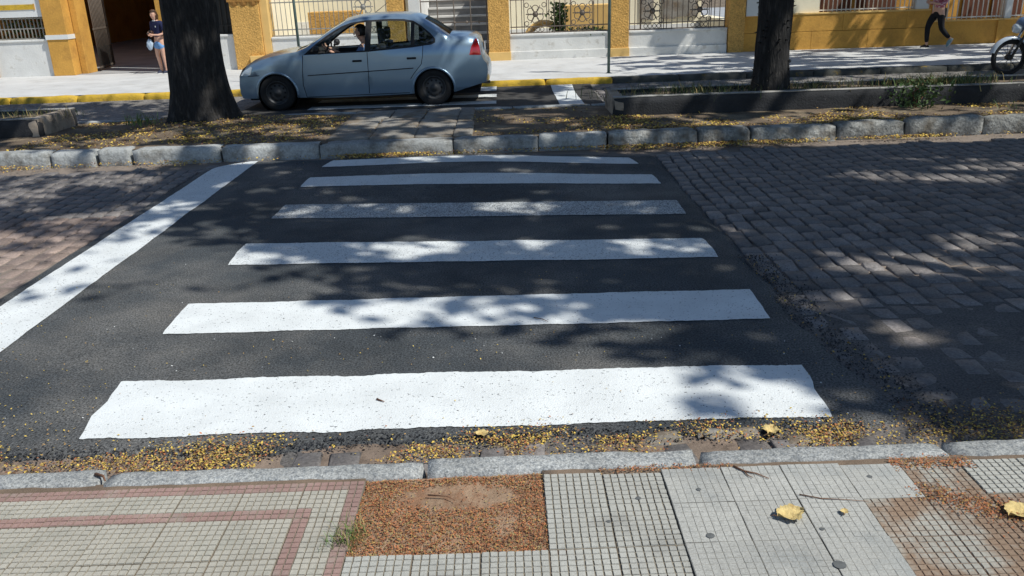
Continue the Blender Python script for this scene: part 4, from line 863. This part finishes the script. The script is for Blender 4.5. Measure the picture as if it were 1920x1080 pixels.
# ------------------------------------------------------------------ motorcycle (faces -x)
mo = tag(empty('motorcycle', (8.86, 15.15, 0)), 'parked motorcycle with pale blue front mudguard at the picture edge', 'motorcycle')
m_chrome = mat('chrome', (.6, .6, .62), .2, .05, 5., metal=1.); m_mguard = mat('mudguard_pale', (.42, .48, .56), .3, .06, 5., spec=.5, coat=.5); m_mblue = mat('motorcycle_blue', (.09, .14, .24), .3, .06, 5., spec=.5, coat=.6)
for x in (0, 1.24):
    bm = bmesh.new(); n = 36; tube(bm, [(.275*math.cos(2*math.pi*k/n), 0, .275*math.sin(2*math.pi*k/n)) for k in range(n)], .038, 8, True); wh = obj('wheel', bm, m_rubber, mo, True); wh.location = (x, 0, .313)
    bm = bmesh.new(); tube(bm, [(.235*math.cos(2*math.pi*k/n), 0, .235*math.sin(2*math.pi*k/n)) for k in range(n)], .014, 6, True)
    for k in range(14): a = 2*math.pi*k/14; tube(bm, [(.03*math.cos(a+.5), .03*(-1)**k, .03*math.sin(a+.5)), (.235*math.cos(a), 0, .235*math.sin(a))], .004, 4)
    lathe(bm, [(.001, -.06), (.045, -.06), (.05, 0), (.045, .06), (.001, .06)], 'y', (0, 0, 0), 14); obj('spokes', bm, m_rim, wh)
bm = bmesh.new()
P1 = [(-.30+.0, .32), ]; NA = 14; prof = [(-.06, -.035), (-.055, .0), (0, .018), (.055, 0), (.06, -.035)]
rows = []
for k in range(NA+1):
    a = math.radians(25+k*(165-25)/NA); rr = .345
    rows.append([bm.verts.new((math.cos(a)*(rr+q[1]), q[0], .313+math.sin(a)*(rr+q[1]))) for q in prof])
for A, B in zip(rows, rows[1:]):
    for q in range(4): bm.faces.new((A[q], A[q+1], B[q+1], B[q])).smooth = True
obj('front_mudguard', bm, m_mguard, mo)
for sy in (-.075, .075): bm = bmesh.new(); tube(bm, [(0, sy, .313), (.30, sy, .95)], [.024, .020], 8); obj('fork', bm, m_chrome if sy > 0 else m_rim, mo, True)
bm = bmesh.new(); lathe(bm, [(.001, -.10), (.07, -.09), (.09, -.02), (.085, .0)], 'y', (0, 0, 0), 20); o = obj('headlight', bm, m_lamp, mo, True); o.location = (.10, 0, .80); o.rotation_euler = (0, 0, -math.pi/2)
bm = bmesh.new(); bmesh.ops.create_uvsphere(bm, u_segments=16, v_segments=10, radius=1., matrix=Matrix.Translation((.20, 0, .88)) @ Matrix.Diagonal((.16, .13, .12, 1))); obj('front_cowl', bm, m_mblue, mo, True)
bm = bmesh.new(); tube(bm, [(.42, -.36, 1.0), (.34, -.2, 1.02), (.30, 0, .97), (.34, .2, 1.02), (.42, .36, 1.0)], .013, 8); obj('handlebar', bm, m_trim, mo, True)
for sy in (-1, 1): bm = bmesh.new(); tube(bm, [(.42, sy*.26, 1.0), (.36, sy*.30, 1.16)], .006, 5); bmesh.ops.create_uvsphere(bm, u_segments=10, v_segments=8, radius=1., matrix=Matrix.Translation((.36, sy*.31, 1.18)) @ Matrix.Diagonal((.015, .06, .04, 1))); obj('mirror', bm, m_trim, mo, True)
bm = bmesh.new(); bmesh.ops.create_uvsphere(bm, u_segments=18, v_segments=12, radius=1., matrix=Matrix.Translation((.55, 0, .80)) @ Matrix.Diagonal((.25, .14, .13, 1))); obj('fuel_tank', bm, m_mblue, mo, True)
bm = bmesh.new(); bx(bm, .66, 1.32, -.12, .12, .74, .84, .04); obj('seat', bm, m_blackc, mo, True)
bm = bmesh.new(); tube(bm, [(.30, 0, .90), (.42, 0, .45), (.78, 0, .33), (1.24, 0, .313)], .03, 8); tube(bm, [(.78, 0, .33), (.95, 0, .74)], .025, 8); bx(bm, .46, .80, -.12, .12, .28, .56, .04); obj('engine_frame', bm, m_rim, mo)
bm = bmesh.new(); tube(bm, [(.50, -.12, .35), (.7, -.14, .24), (1.3, -.15, .30)], [.02, .03, .045], 10); obj('exhaust', bm, m_chrome, mo, True)
bm = bmesh.new(); bx(bm, 1.25, 1.62, -.09, .09, .62, .78, .04); obj('tail', bm, m_mblue, mo, True)
bm = bmesh.new(); tube(bm, [(.62, -.10, .30), (.66, -.24, .01)], .010, 6); obj('side_stand', bm, m_rim, mo)

# ------------------------------------------------------------------ trees
def lit(X, Y):
    """share of sunlight the crowns are thinned to let through to the spot (X, Y) on the ground"""
    nz = vnoise(X*1.5, Y*1.5, 1); nf = vnoise(X*3.4, Y*3.0, 2); ng = vnoise(X*5.2, Y*6.5, 4)
    Yb = np.interp(X, [-9, -3.2, -2.3, -1.5, -.6, .1, .5, .85, 1.15, 1.5, 2.0, 12], [7.1, 6.85, 6.5, 5.9, 5.2, 4.6, 4.05, 3.62, 3.40, 3.06, 2.78, 2.6])
    d = Yb-Y + (nz-.5)*1.0 + (nf-.5)*.5
    T = .07 + .93*sstep(-.55, .50, d)
    blot = sstep(.46, .78, vnoise(X*1.3+3, Y*1.7, 8)*.6+vnoise(X*2.9, Y*3.4, 9)*.4)*sstep(2.6, .3, d)*np.maximum(sstep(3.95, 4.3, Y), sstep(3.35, 3.5, Y)*sstep(.35, .8, X))*np.where(X > -2.7, .45, .2)
    T = T*(1-blot)
    T = np.where(Y < 3.02, np.maximum(T, sstep(1.75, 1.35, X)), T)
    T = np.where((Y < 2.88) & (Y > -6) & (X < 9), 1., T)
    dap = nf*.45+nz*.25+ng*.30
    rd = (Y > 2.9) & (Y < 9.5); T = np.where(rd, np.maximum(T, .06+.70*sstep(.52, .78, dap)*sstep(4.0, 5.4, Y)*sstep(2.2, 1.5, X)), T)
    st_ = vnoise(X*1.2+.9*Y, Y*5.0, 14)*.6+vnoise(X*3, Y*9, 15)*.4
    T = np.where(rd & (X > 1.7), np.maximum(T, .04+.55*sstep(.58, .80, st_)*sstep(5.2, 6.6, Y)), T)
    for x, y, a, b, k in PATCH:
        q = ((X-x)/(a*1.25+.05))**2+((Y-y)/(b*1.25+.07))**2; T = np.maximum(T, k*np.clip(1.35-q*.9, 0, 1))
    med = (Y >= 9.5) & (Y < 12.5); T = np.where(med, np.maximum(T, .08+.9*np.where(X > 1.5, sstep(.38, .58, dap), sstep(.46, .68, dap))), T)
    far = (Y >= 12.5) & (Y < 15.7); T = np.where(far, np.maximum(T, sstep(.42, .62, nz*.5+vnoise(X*.8, Y*2.5, 5)*.5)*.85), T)
    str_ = vnoise(X*1.1, Y*3.6, 6)*.6+vnoise(X*2.6, Y*7, 7)*.4
    walk = Y >= 15.7; T = np.where(walk, np.maximum(sstep(2.5, 1.9, X+(nz-.5)*.6), .05+.95*sstep(.42, .62, str_)), T)
    T = np.where(Y > 20.7, np.maximum(T, .8), T)
    return np.clip(T, .03, 1)
PATCH = ((2.62, 5.33, .42, .17, 1), (2.95, 5.18, .25, .10, 1), (3.40, 5.75, .35, .14, .9), (2.15, 4.18, .16, .09, .8), (1.90, 4.72, .22, .10, .6), (4.1, 7.7, .5, .13, .9), (3.5, 7.95, .35, .1, .8), (4.8, 8.1, .5, .12, .9), (2.5, 8.0, .3, .1, .5), (-.02, 7.15, .16, .16, .9), (-.75, 6.02, .30, .18, .9), (.15, 5.95, .25, .12, .6), (1.05, 5.85, .30, .14, .8), (.60, 4.32, .3, .1, .7), (.35, 5.10, .25, .1, .5), (-.85, 9.3, .35, .2, .8), (-.1, 9.25, .3, .15, .8), (.2, 7.05, .14, .12, .7), (1.0, 7.0, .12, .15, .6), (-1.4, 7.3, .3, .12, .5), (-4.3, 8.9, .5, .22, .9), (-5.3, 8.3, .7, .3, .8), (-3.2, 7.6, .5, .2, .6), (4.6, 9.72, 1.6, .16, 1), (-5.6, 9.6, .5, .3, .9), (-4.25, 9.85, .25, .25, 1), (2.2, 5.6, .25, .12, .7), (1.6, 9.7, .5, .12, .7), (5.6, 6.2, .4, .2, .8), (-1.4, 11.0, .5, .12, .8), (3.0, 10.35, .8, .16, .9), (5.6, 10.8, .7, .3, .9), (.2, 11.6, .4, .12, .8), (-6.1, 10.9, .2, .2, 1), (-4.9, 10.6, .9, .12, .8), (7.0, 10.9, .6, .3, .9))
SH = (SUN.x/SUN.z, SUN.y/SUN.z)
def tree(base, r, h, top, crown, n, label, lean=(0, 0), flare=.5, thorns=False, seed=0, name='tree', group='street trees'):
    """tapered trunk with flutes, limbs into the crown, and a crown of single leaves"""
    t = tag(empty(name, (base[0], base[1], base[2])), label, 'tree', group); bx_, by_, bz_ = base; bm = bmesh.new(); NA, NZ = 56, 70; rows = []
    for k in range(NZ+1):
        z = h*(k/NZ)**1.25; fl = flare*math.exp(-z/.28); ring_ = []
        for a in range(NA):
            th = 2*math.pi*a/NA; fl_ = fl*(1+.5*math.sin(th*5+seed)+.3*math.sin(th*3+seed*2))
            fx, fy = math.cos(th), math.sin(th); tw = z*.18
            nn = N3(fx*2.2+seed, fy*2.2, z*.55, 1.)*.09+abs(N3(fx*5+seed, fy*5+tw, z*1.0, 1.))*.13+N3(fx*11, fy*11, z*3.2+seed, 1.)*.035
            rr = r*(1-.12*z/h)*(1+fl_*.9+nn)
            ring_.append(bm.verts.new((lean[0]*z+fx*rr, lean[1]*z+fy*rr, z-.06)))
        rows.append(ring_)
    for A, B in zip(rows, rows[1:]):
        for a in range(NA): f = bm.faces.new((A[a], A[(a+1) % NA], B[(a+1) % NA], B[a])); f.smooth = True
    obj('trunk', bm, m_bark, t)
    if thorns:
        bm = bmesh.new(); R_ = random.Random(5)
        for k in range(260):
            z = R_.uniform(.15, h); th = R_.uniform(0, 2*math.pi); rr = r*(1-.12*z/h)*1.02; p = Vector((lean[0]*z+math.cos(th)*rr, lean[1]*z+math.sin(th)*rr, z)); q = p+Vector((math.cos(th)*.045, math.sin(th)*.045, R_.uniform(-.01, .02)))
            tube(bm, [p, q], [.014, .002], 5)
        obj('thorns', bm, m_bark, t)['kind'] = 'stuff'
    bm = bmesh.new(); s0 = Vector((lean[0]*h, lean[1]*h, h-.3)); R_ = random.Random(seed+1); cc = Vector(crown[0])-Vector(base); cr_ = crown[1]
    for k in range(14):
        a = 2*math.pi*k/14+R_.uniform(-.2, .2); e = cc+Vector((math.cos(a)*cr_[0]*R_.uniform(.4, .85), math.sin(a)*cr_[1]*R_.uniform(.4, .85), R_.uniform(-.3, .5)*cr_[2])); mid = s0.lerp(e, .45)+Vector((0, 0, .7))
        W_ = [p_+Vector(base) for p_ in (mid, mid.lerp(e, .5), e)]
        if max(float(lit(np.array([p_.x-p_.z*SH[0]]), np.array([p_.y-p_.z*SH[1]]))[0]) for p_ in W_) > .40: continue  # limbs left out where their shadow would cross sunny ground
        tube(bm, [s0, s0.lerp(mid, .5)+Vector((0, 0, .2)), mid, mid.lerp(e, .6), e], [r*.38, r*.30, r*.20, r*.12, .02], 7)
        for q in range(2): e2 = mid.lerp(e, R_.uniform(.2, .9)); tube(bm, [e2, e2+Vector((R_.uniform(-.6, .6), R_.uniform(-.6, .6), R_.uniform(-.2, .6)))], [.035, .01], 5)
    obj('limbs', bm, m_bark, t)['kind'] = 'stuff'
    # leaves, thinned so that sun and shade land where lit() puts them
    n = int(n*1.25); P = rng.normal(0, 1, (n, 3)); P /= np.linalg.norm(P, axis=1)[:, None]; P *= (rng.uniform(0, 1, n)**.40)[:, None]; P = P*np.array(cr_)+np.array(crown[0]); P = P[P[:, 2] > 3.3]
    X = P[:, 0]-P[:, 2]*SH[0]; Y = P[:, 1]-P[:, 2]*SH[1]
    # shade that would strike the house fronts is judged where it meets the wall
    over = np.clip((Y-20.0)/max(-SH[1], .05), 0, None); wz = np.minimum(over, 3.); X = X+wz*SH[0]*.9; Y = np.where((Y > 20) & (Y < 20.62), 19.2, Y)
    keep = rng.uniform(0, 1, len(P)) < -np.log(lit(X, Y))/4.2; P = P[keep]
    leaves('crown', P-np.array(base), rng.uniform(.17, .30, len(P)), t, [m_leaf, m_leafl], rng.integers(0, 2, len(P)))
    return t
tree((-4.22, 11.92, .12), .345, 4.6, 0, ((-3.6, 10.2, 8.4), (4.8, 4.2, 2.3)), 24000, 'broad dark fluted tree trunk on the median in front of the driveway', (.012, 0), .55, False, 1)
tree((3.62, 11.72, .32), .215, 4.8, 0, ((5.4, 8.8, 8.8), (6.2, 5.2, 2.2)), 42000, 'dark thorny tree trunk standing in the low planter', (.012, 0), .22, True, 2)
tree((8.6, 1.3, .1), .33, 4.4, 0, ((6.6, 2.8, 9.0), (6.6, 5.2, 2.2)), 52000, 'street tree on the near pavement whose crown shades the crossing', (0, 0), .4, False, 3)
tree((13.5, 1.3, .1), .33, 4.4, 0, ((12.7, 3.6, 9.0), (5.8, 5.4, 2.2)), 36000, 'street tree farther along the near pavement shading the cobbles', (0, 0), .4, False, 4)
tree((11.6, 11.7, .32), .25, 4.6, 0, ((12.6, 9.6, 8.6), (5.8, 5.0, 2.2)), 34000, 'median tree beyond the motorcycle shading the planter wall', (0, 0), .3, False, 5)
tree((12.6, 16.3, .15), .25, 4.4, 0, ((10.6, 16.7, 6.6), (6.0, 3.6, 2.0)), 34000, 'street tree on the far pavement shading the ochre wall', (0, 0), .3, False, 6)

# ------------------------------------------------------------------ litter: petals, seeds, crumbs, grass
m_pet = mat('petal_yellow', (.60, .43, .09), .8, .25, 30.); m_pet2 = mat('petal_ochre', (.40, .245, .085), .85, .3, 30.); m_seed = mat('seed_rust', (.40, .155, .068), .9, .3, 30.); m_seed2 = mat('seed_brown', (.15, .07, .04), .9, .3, 30.); m_crumb = mat('asphalt_crumb', (.045, .046, .05), .9, .3, 30.)
def drop(name, n, fn, size, mats, wts, label, parent=None, flat=.35, kind='stuff'):
    P = fn(n); s = rng.uniform(size[0], size[1], len(P)); mi = rng.choice(len(mats), len(P), p=wts); o = scatter(name, P, s, mats, mi, parent, flat)
    if parent is None: tag(o, label, None, None, kind)
    return o
def gutter_pts(n):
    X = rng.uniform(-4.5, 1.55, n*3); Y = 3.00+np.abs(rng.normal(.12, .075, n*3)); dn = vnoise(X*2.4, Y*4, 11)*.7+vnoise(X*7, Y*9, 12)*.3
    k = rng.uniform(0, 1, n*3) < np.clip((dn-.46)*5.0, .015, 1)*np.where((X > .2) & (X < .75) & (Y < 3.12), .35, 1); X, Y = X[k][:n], Y[k][:n]
    return np.stack([X, Y, np.where(Y > 3.2, .008, .004)+rng.uniform(0, .012, len(X))], 1)
drop('yellow_petals', 10500, gutter_pts, (.005, .017), [m_pet, m_pet2, m_seed, m_straw, m_seed2], (.34, .22, .16, .13, .15), 'yellow petals drifted along the gutter of the near kerb')
def sparse_pts(n):
    X = rng.uniform(-3.3, 1.6, n); Y = 3.2+rng.gamma(1.2, .75, n); k = (Y < 9.3); X, Y = X[k], Y[k]
    on = np.zeros(len(X), bool)
    for p in ST: on |= (X > p[0][0]-.05) & (X < p[3][0]+.05) & (Y > min(p[0][1], p[3][1])-.03) & (Y < max(p[1][1], p[2][1])+.03)
    k = ~on | (rng.uniform(0, 1, len(X)) < .05); X, Y = X[k], Y[k]
    return np.stack([X, Y, np.array([az(a, b) for a, b in zip(X, Y)])+.009], 1)
drop('scattered_petals', 1000, sparse_pts, (.006, .012), [m_pet, m_pet2, m_panel], (.45, .40, .15), 'single petals and flecks strewn over the asphalt')
def corner_pts(n):
    X = rng.normal(-2.7, .8, n); Y = 3.22+np.abs(rng.normal(0, .26, n)); k = (X < -2.0) | (Y < 3.28); X, Y = X[k], Y[k]; n = len(X); return np.stack([X, Y, np.full(n, .009)], 1)
drop('yellow_petals', 420, corner_pts, (.007, .015), [m_pet, m_pet2], (.6, .4), 'yellow petals scattered over the asphalt beside the nearest stripe')
def pit_pts(n):
    X = rng.uniform(-.57, .09, n*3); Y = rng.uniform(2.265, 2.725, n*3)
    bare = np.clip(1.3-(((X+.22)/.24)**2+((Y-2.60)/.09)**2)**2, 0, 1)*.96; bare = np.maximum(bare, .30*vnoise(X*14, Y*14, 41)); bare = np.maximum(bare, np.clip(1.2-(((X+.05)/.05)**2+((Y-2.44)/.10)**2), 0, 1)*.7)
    k = rng.uniform(0, 1, n*3) > bare; X, Y = X[k][:n], Y[k][:n]; return np.stack([X, Y, np.array([pitz(a, b) for a, b in zip(X, Y)])+rng.uniform(.001, .010, len(X))], 1)
drop('seed_litter', 13000, pit_pts, (.003, .010), [m_seed, m_seed2, m_pet2, m_straw], (.46, .26, .14, .14), 'rust brown seeds and petals filling the missing tile pit')
def dust_pts(n):
    t_ = rng.uniform(0, 1, n); X = 1.42+t_*.42+rng.normal(0, .04, n); Y = 2.50-t_*.24+rng.normal(0, .035, n); a = np.stack([X, Y, TZ+.003+rng.uniform(0, .004, n)], 1)
    m2 = n//3; b = np.stack([rng.uniform(1.38, 1.68, m2), rng.normal(2.69, .022, m2), np.full(m2, TZ+.004)], 1)
    c = np.stack([rng.uniform(1.55, 2.1, m2), rng.uniform(1.9, 2.4, m2), np.full(m2, TZ+.004)], 1)[:m2//2]; e = np.stack([rng.uniform(.30, .80, m2//2), rng.normal(2.715, .012, m2//2), np.full(m2//2, TZ+.005)], 1); return np.concatenate([a, b, c, e])
drop('seed_litter', 1900, dust_pts, (.005, .012), [m_seed, m_seed2, m_pet2], (.5, .3, .2), 'rust brown seeds swept over the dusty tiles')
def crumb_pts(n):
    Y = rng.uniform(3.1, 5.6, n); X = np.array([asph_r(y) for y in Y])+rng.normal(.0, .09, n)+.12*np.clip((4.4-Y), 0, 1.2)*rng.uniform(0, 1, n); return np.stack([X, Y, np.full(n, -.006)], 1)
drop('asphalt_crumbs', 2200, crumb_pts, (.008, .020), [m_crumb, m_pet2, m_pet], (.90, .07, .03), 'loose black asphalt crumbs along the ragged edge', None, .9)
def nedge_pts(n):
    X = rng.uniform(-3.2, 1.5, n); Y = np.array([near_edge(x) for x in X])+rng.normal(.05, .04, n); return np.stack([X, Y, np.full(n, .002)], 1)
drop('asphalt_crumbs', 3000, nedge_pts, (.008, .020), [m_crumb], (1.,), 'fine asphalt crumbs along the near edge by the gutter', None, .9)
def rgut_pts(n):
    X = np.concatenate([rng.normal(2.15, .32, n), rng.uniform(1.5, 2.8, n//3)]); Y = np.concatenate([rng.normal(3.12, .12, n), rng.normal(3.05, .10, n//3)]); k = Y > 2.88; return np.stack([X[k], Y[k], np.full(k.sum(), -.006)+rng.uniform(0, .01, k.sum())], 1)
drop('yellow_petals', 2600, rgut_pts, (.007, .016), [m_pet, m_pet2, m_seed2], (.4, .35, .25), 'shaded petals heaped in the gutter where the kerb dips')
def mbase_pts(n):
    X = rng.uniform(-6.5, 7, n*2); Y = 9.78-np.abs(rng.normal(0, .13, n*2)); k = rng.uniform(0, 1, n*2) < np.clip((vnoise(X*1.3, Y*2, 21)-.25)*2.2, .05, 1); X, Y = X[k][:n], Y[k][:n]; return np.stack([X, Y, np.full(len(X), .004)+rng.uniform(0, .02, len(X))], 1)
drop('yellow_petals', 7500, mbase_pts, (.016, .034), [m_pet, m_pet2, m_seed2], (.40, .35, .25), 'yellow petals and dead leaves along the foot of the median kerb')
def med_pts(n):
    X = rng.uniform(-6.0, 8, n*3); Y = rng.uniform(10.05, 12.3, n*3); dn = vnoise(X*.9, Y*2, 31)*.6+vnoise(X*3, Y*3, 32)*.4; w_ = np.where(X > 1.2, 1.2, np.where(X > -.4, .35, .5))*np.where((X > 1.3) & (Y > 11.2), 0, 1)*np.where((X > -2.2) & (X < -.4), .12, 1)
    k = rng.uniform(0, 1, n*3) < np.clip((dn-.36)*3*w_, 0, 1); X, Y = X[k][:n], Y[k][:n]; return np.stack([X, Y, np.array([medz(a, b) for a, b in zip(X, Y)])+rng.uniform(0, .02, len(X))], 1)
drop('fallen_petals', 17000, med_pts, (.018, .045), [m_pet, m_pet2, m_seed2], (.42, .38, .20), 'yellow fallen petals and dry grass over the median soil')
def grass(name, c, n, spread, hgt, label, mats, cat='grass tuft', group='grass tufts'):
    t = tag(empty(name, c), label, cat, group); bm = bmesh.new(); R_ = random.Random(int(abs(c[0])*100)+n)
    for k in range(n):
        x, y = R_.gauss(0, spread[0]), R_.gauss(0, spread[1]); a = R_.uniform(0, 2*math.pi); l = hgt*R_.uniform(.5, 1.15); b_ = R_.uniform(.4, 1.3)*l; w_ = hgt*(.018+.022*R_.random()); dx, dy = math.cos(a), math.sin(a)
        p = [(x-dy*w_, y+dx*w_, -.01), (x+dy*w_, y-dx*w_, -.01), (x+dx*b_*.4+dy*w_*.7, y+dy*b_*.4-dx*w_*.7, l*.65), (x+dx*b_*.4-dy*w_*.7, y+dy*b_*.4+dx*w_*.7, l*.65), (x+dx*b_, y+dy*b_, l)]
        q = [bm.verts.new(z) for z in p]; f1 = bm.faces.new((q[0], q[1], q[2], q[3])); f2 = bm.faces.new((q[3], q[2], q[4])); f1.material_index = f2.material_index = R_.randrange(len(mats))
    obj('blades', bm, mats, t)['kind'] = 'stuff'; return t
grass('grass_tuft', (-.58, 2.36, .112), 150, (.032, .035), .05, 'small green and yellow grass tuft at the corner of the earth pit', [m_leafl, m_straw, m_leafl])
bush('weed_clump', (5.35, 11.08, .13), 420, .15, .36, .06, 'tall dark weeds leaning against the planter wall', 'weeds', [m_weed, m_leaf])
grass('grass_tuft', (5.9, 11.6, .32), 800, (.38, .14), .17, 'sprawling pale weeds inside the planter', [m_weed, m_straw, m_leafl])
grass('grass_tuft', (2.6, 11.75, .31), 420, (.6, .22), .16, 'low weeds inside the planter near its end', [m_weed, m_straw, m_weed])
grass('grass_tuft', (4.3, 11.75, .31), 320, (.5, .2), .15, 'low weeds beside the foot of the thorny trunk', [m_weed, m_straw])
grass('grass_tuft', (-4.95, 11.55, .2), 70, (.10, .08), .16, 'thin grass at the foot of the broad trunk', [m_weed, m_leafl])
grass('grass_tuft', (-6.6, 11.6, .31), 160, (.4, .2), .14, 'yellowing grass in the planter with the sunlit end', [m_straw, m_weed])
grass('grass_tuft', (6.9, 10.6, .14), 160, (.35, .2), .10, 'green grass patch on the median below the motorcycle', [m_leafl, m_weed])
# big dry leaves, twigs, gum
def big_leaf(c, s, rz, label, curl=1.):
    bm = bmesh.new(); NL, NW = 14, 8; V = []
    for i in range(NL+1):
        t_ = i/NL; wv = .46*s*(math.sin(math.pi*min(1, t_*.96+.03))**.75)*(1+.10*N3(t_*7, s*30, 0)*2+.05*math.sin(t_*37)); row = []
        for j in range(NW+1):
            q = -1+2*j/NW; x = (t_-.5)*s; y = q*wv; x += .05*s*N3(q*5, t_*4, s*20); y *= 1+.45*N3(t_*8, math.copysign(3, q), s*40); z = (.07*s*abs(q)**1.5+.10*s*N3(t_*3, q*2, s*9)+.07*s*N3(t_*9, q*6, s*5)+.05*s*(t_-.5)**2*4)*curl+.008; row.append(bm.verts.new((x, y, max(z, .002))))
        V.append(row)
    for i in range(NL):
        for j in range(NW): bm.faces.new((V[i][j], V[i+1][j], V[i+1][j+1], V[i][j+1])).smooth = True
    tt = tag(empty('dry_leaf', c, rz), label, 'leaf', 'fallen dry leaves'); obj('blade', bm, m_dryleaf, tt); bm = bmesh.new(); tube(bm, [(-.5*s, 0, .006), (-.62*s, .02*s, .012), (-.75*s, .06*s, .006)], [.0016, .0013, .001], 5); obj('stalk', bm, m_twig, tt); return tt
big_leaf((.91, 2.385, TZ+.009), .095, .15, 'large curled yellow leaf in the middle of the worn tiles', 1.2); big_leaf((1.665, 2.365, TZ+.002), .095, .4, 'large pale yellow leaf at the edge of the picture on dusty tiles', 1.2); big_leaf((1.093, 2.39, TZ+.009), .030, 1.2, 'tiny curled brown leaf on the worn tiles'); big_leaf((1.08, 3.14, .012), .075, .9, 'pale orange leaf lying in the gutter near the kerb dip', 1.6); big_leaf((-.15, 3.20, .012), .060, .1, 'small tan leaf in the gutter above the earth pit', 1.2)
def twig(pts, r_, label):
    bm = bmesh.new(); tube(bm, pts, [r_*(1-.6*i/(len(pts)-1)) for i in range(len(pts))], 5); o = obj('twig', bm, m_twig); c = Vector(pts[0]); o.data.transform(Matrix.Translation(-c)); o.location = c; return tag(o, label, 'twig', 'twigs')
z_ = TZ+.011
twig([(.80, 2.70, z_), (.83, 2.665, z_), (.87, 2.645, z_), (.905, 2.61, z_)], .004, 'reddish twig on the worn tile beside the kerb'); twig([(.83, 2.665, z_), (.835, 2.635, z_), (.85, 2.62, z_)], .003, 'short side twig touching the reddish twig')
twig([(.98, 2.505, z_), (1.05, 2.475, z_), (1.11, 2.468, z_), (1.20, 2.45, z_)], .0022, 'thin grey twig lying across the worn tiles'); twig([(-.66, 3.575, .010), (-.62, 3.545, .011)], .005, 'dark stub of twig on the nearest white stripe')
twig([(-.33, 2.60, .118), (-.26, 2.585, .12), (-.23, 2.56, .119)], .003, 'bent twig lying on the bare earth pit'); twig([(.12, 4.53, .012), (.17, 4.50, .012), (.20, 4.46, .012)], .003, 'curved twig on the second white stripe'); twig([(-1.62, 2.80, .13), (-1.58, 2.78, .132), (-1.56, 2.75, .13)], .007, 'brown bark chip on the kerb joint')
for i, (x, y, r_) in enumerate(((.98, 2.13, .020), (.62, 2.295, .014), (.64, 2.56, .009), (.99, 2.31, .008), (1.27, 2.61, .010), (.30, 2.40, .008), (.42, 2.53, .010))):
    bm = bmesh.new(); N_ = 14; c = bm.verts.new((0, 0, .0012)); rg = [bm.verts.new((math.cos(2*math.pi*k/N_)*r_*(1+.15*N3(k*.7, i, 0)), math.sin(2*math.pi*k/N_)*r_*(1+.15*N3(k*.9, i, 3)), 0)) for k in range(N_)]
    for k in range(N_): bm.faces.new((c, rg[k], rg[(k+1) % N_]))
    o = obj('gum_spot', bm, m_gum); o.location = (x, y, TZ+(.0093 if .53 < x < 1.19 else .0045 if x > 1.19 else .002))
    tag(o, ['large round gum spot on the worn tiles at the bottom', 'round gum spot left of the curled leaf', 'small gum spot near the edge of the raised tiles', 'tiny dark gum spot below the curled leaf', 'gum spot on the smooth tile by the kerb', 'faint gum spot in the middle of the gridded tiles', 'faint gum spot on the gridded tiles beside the raised ones'][i], 'gum', 'gum spots')
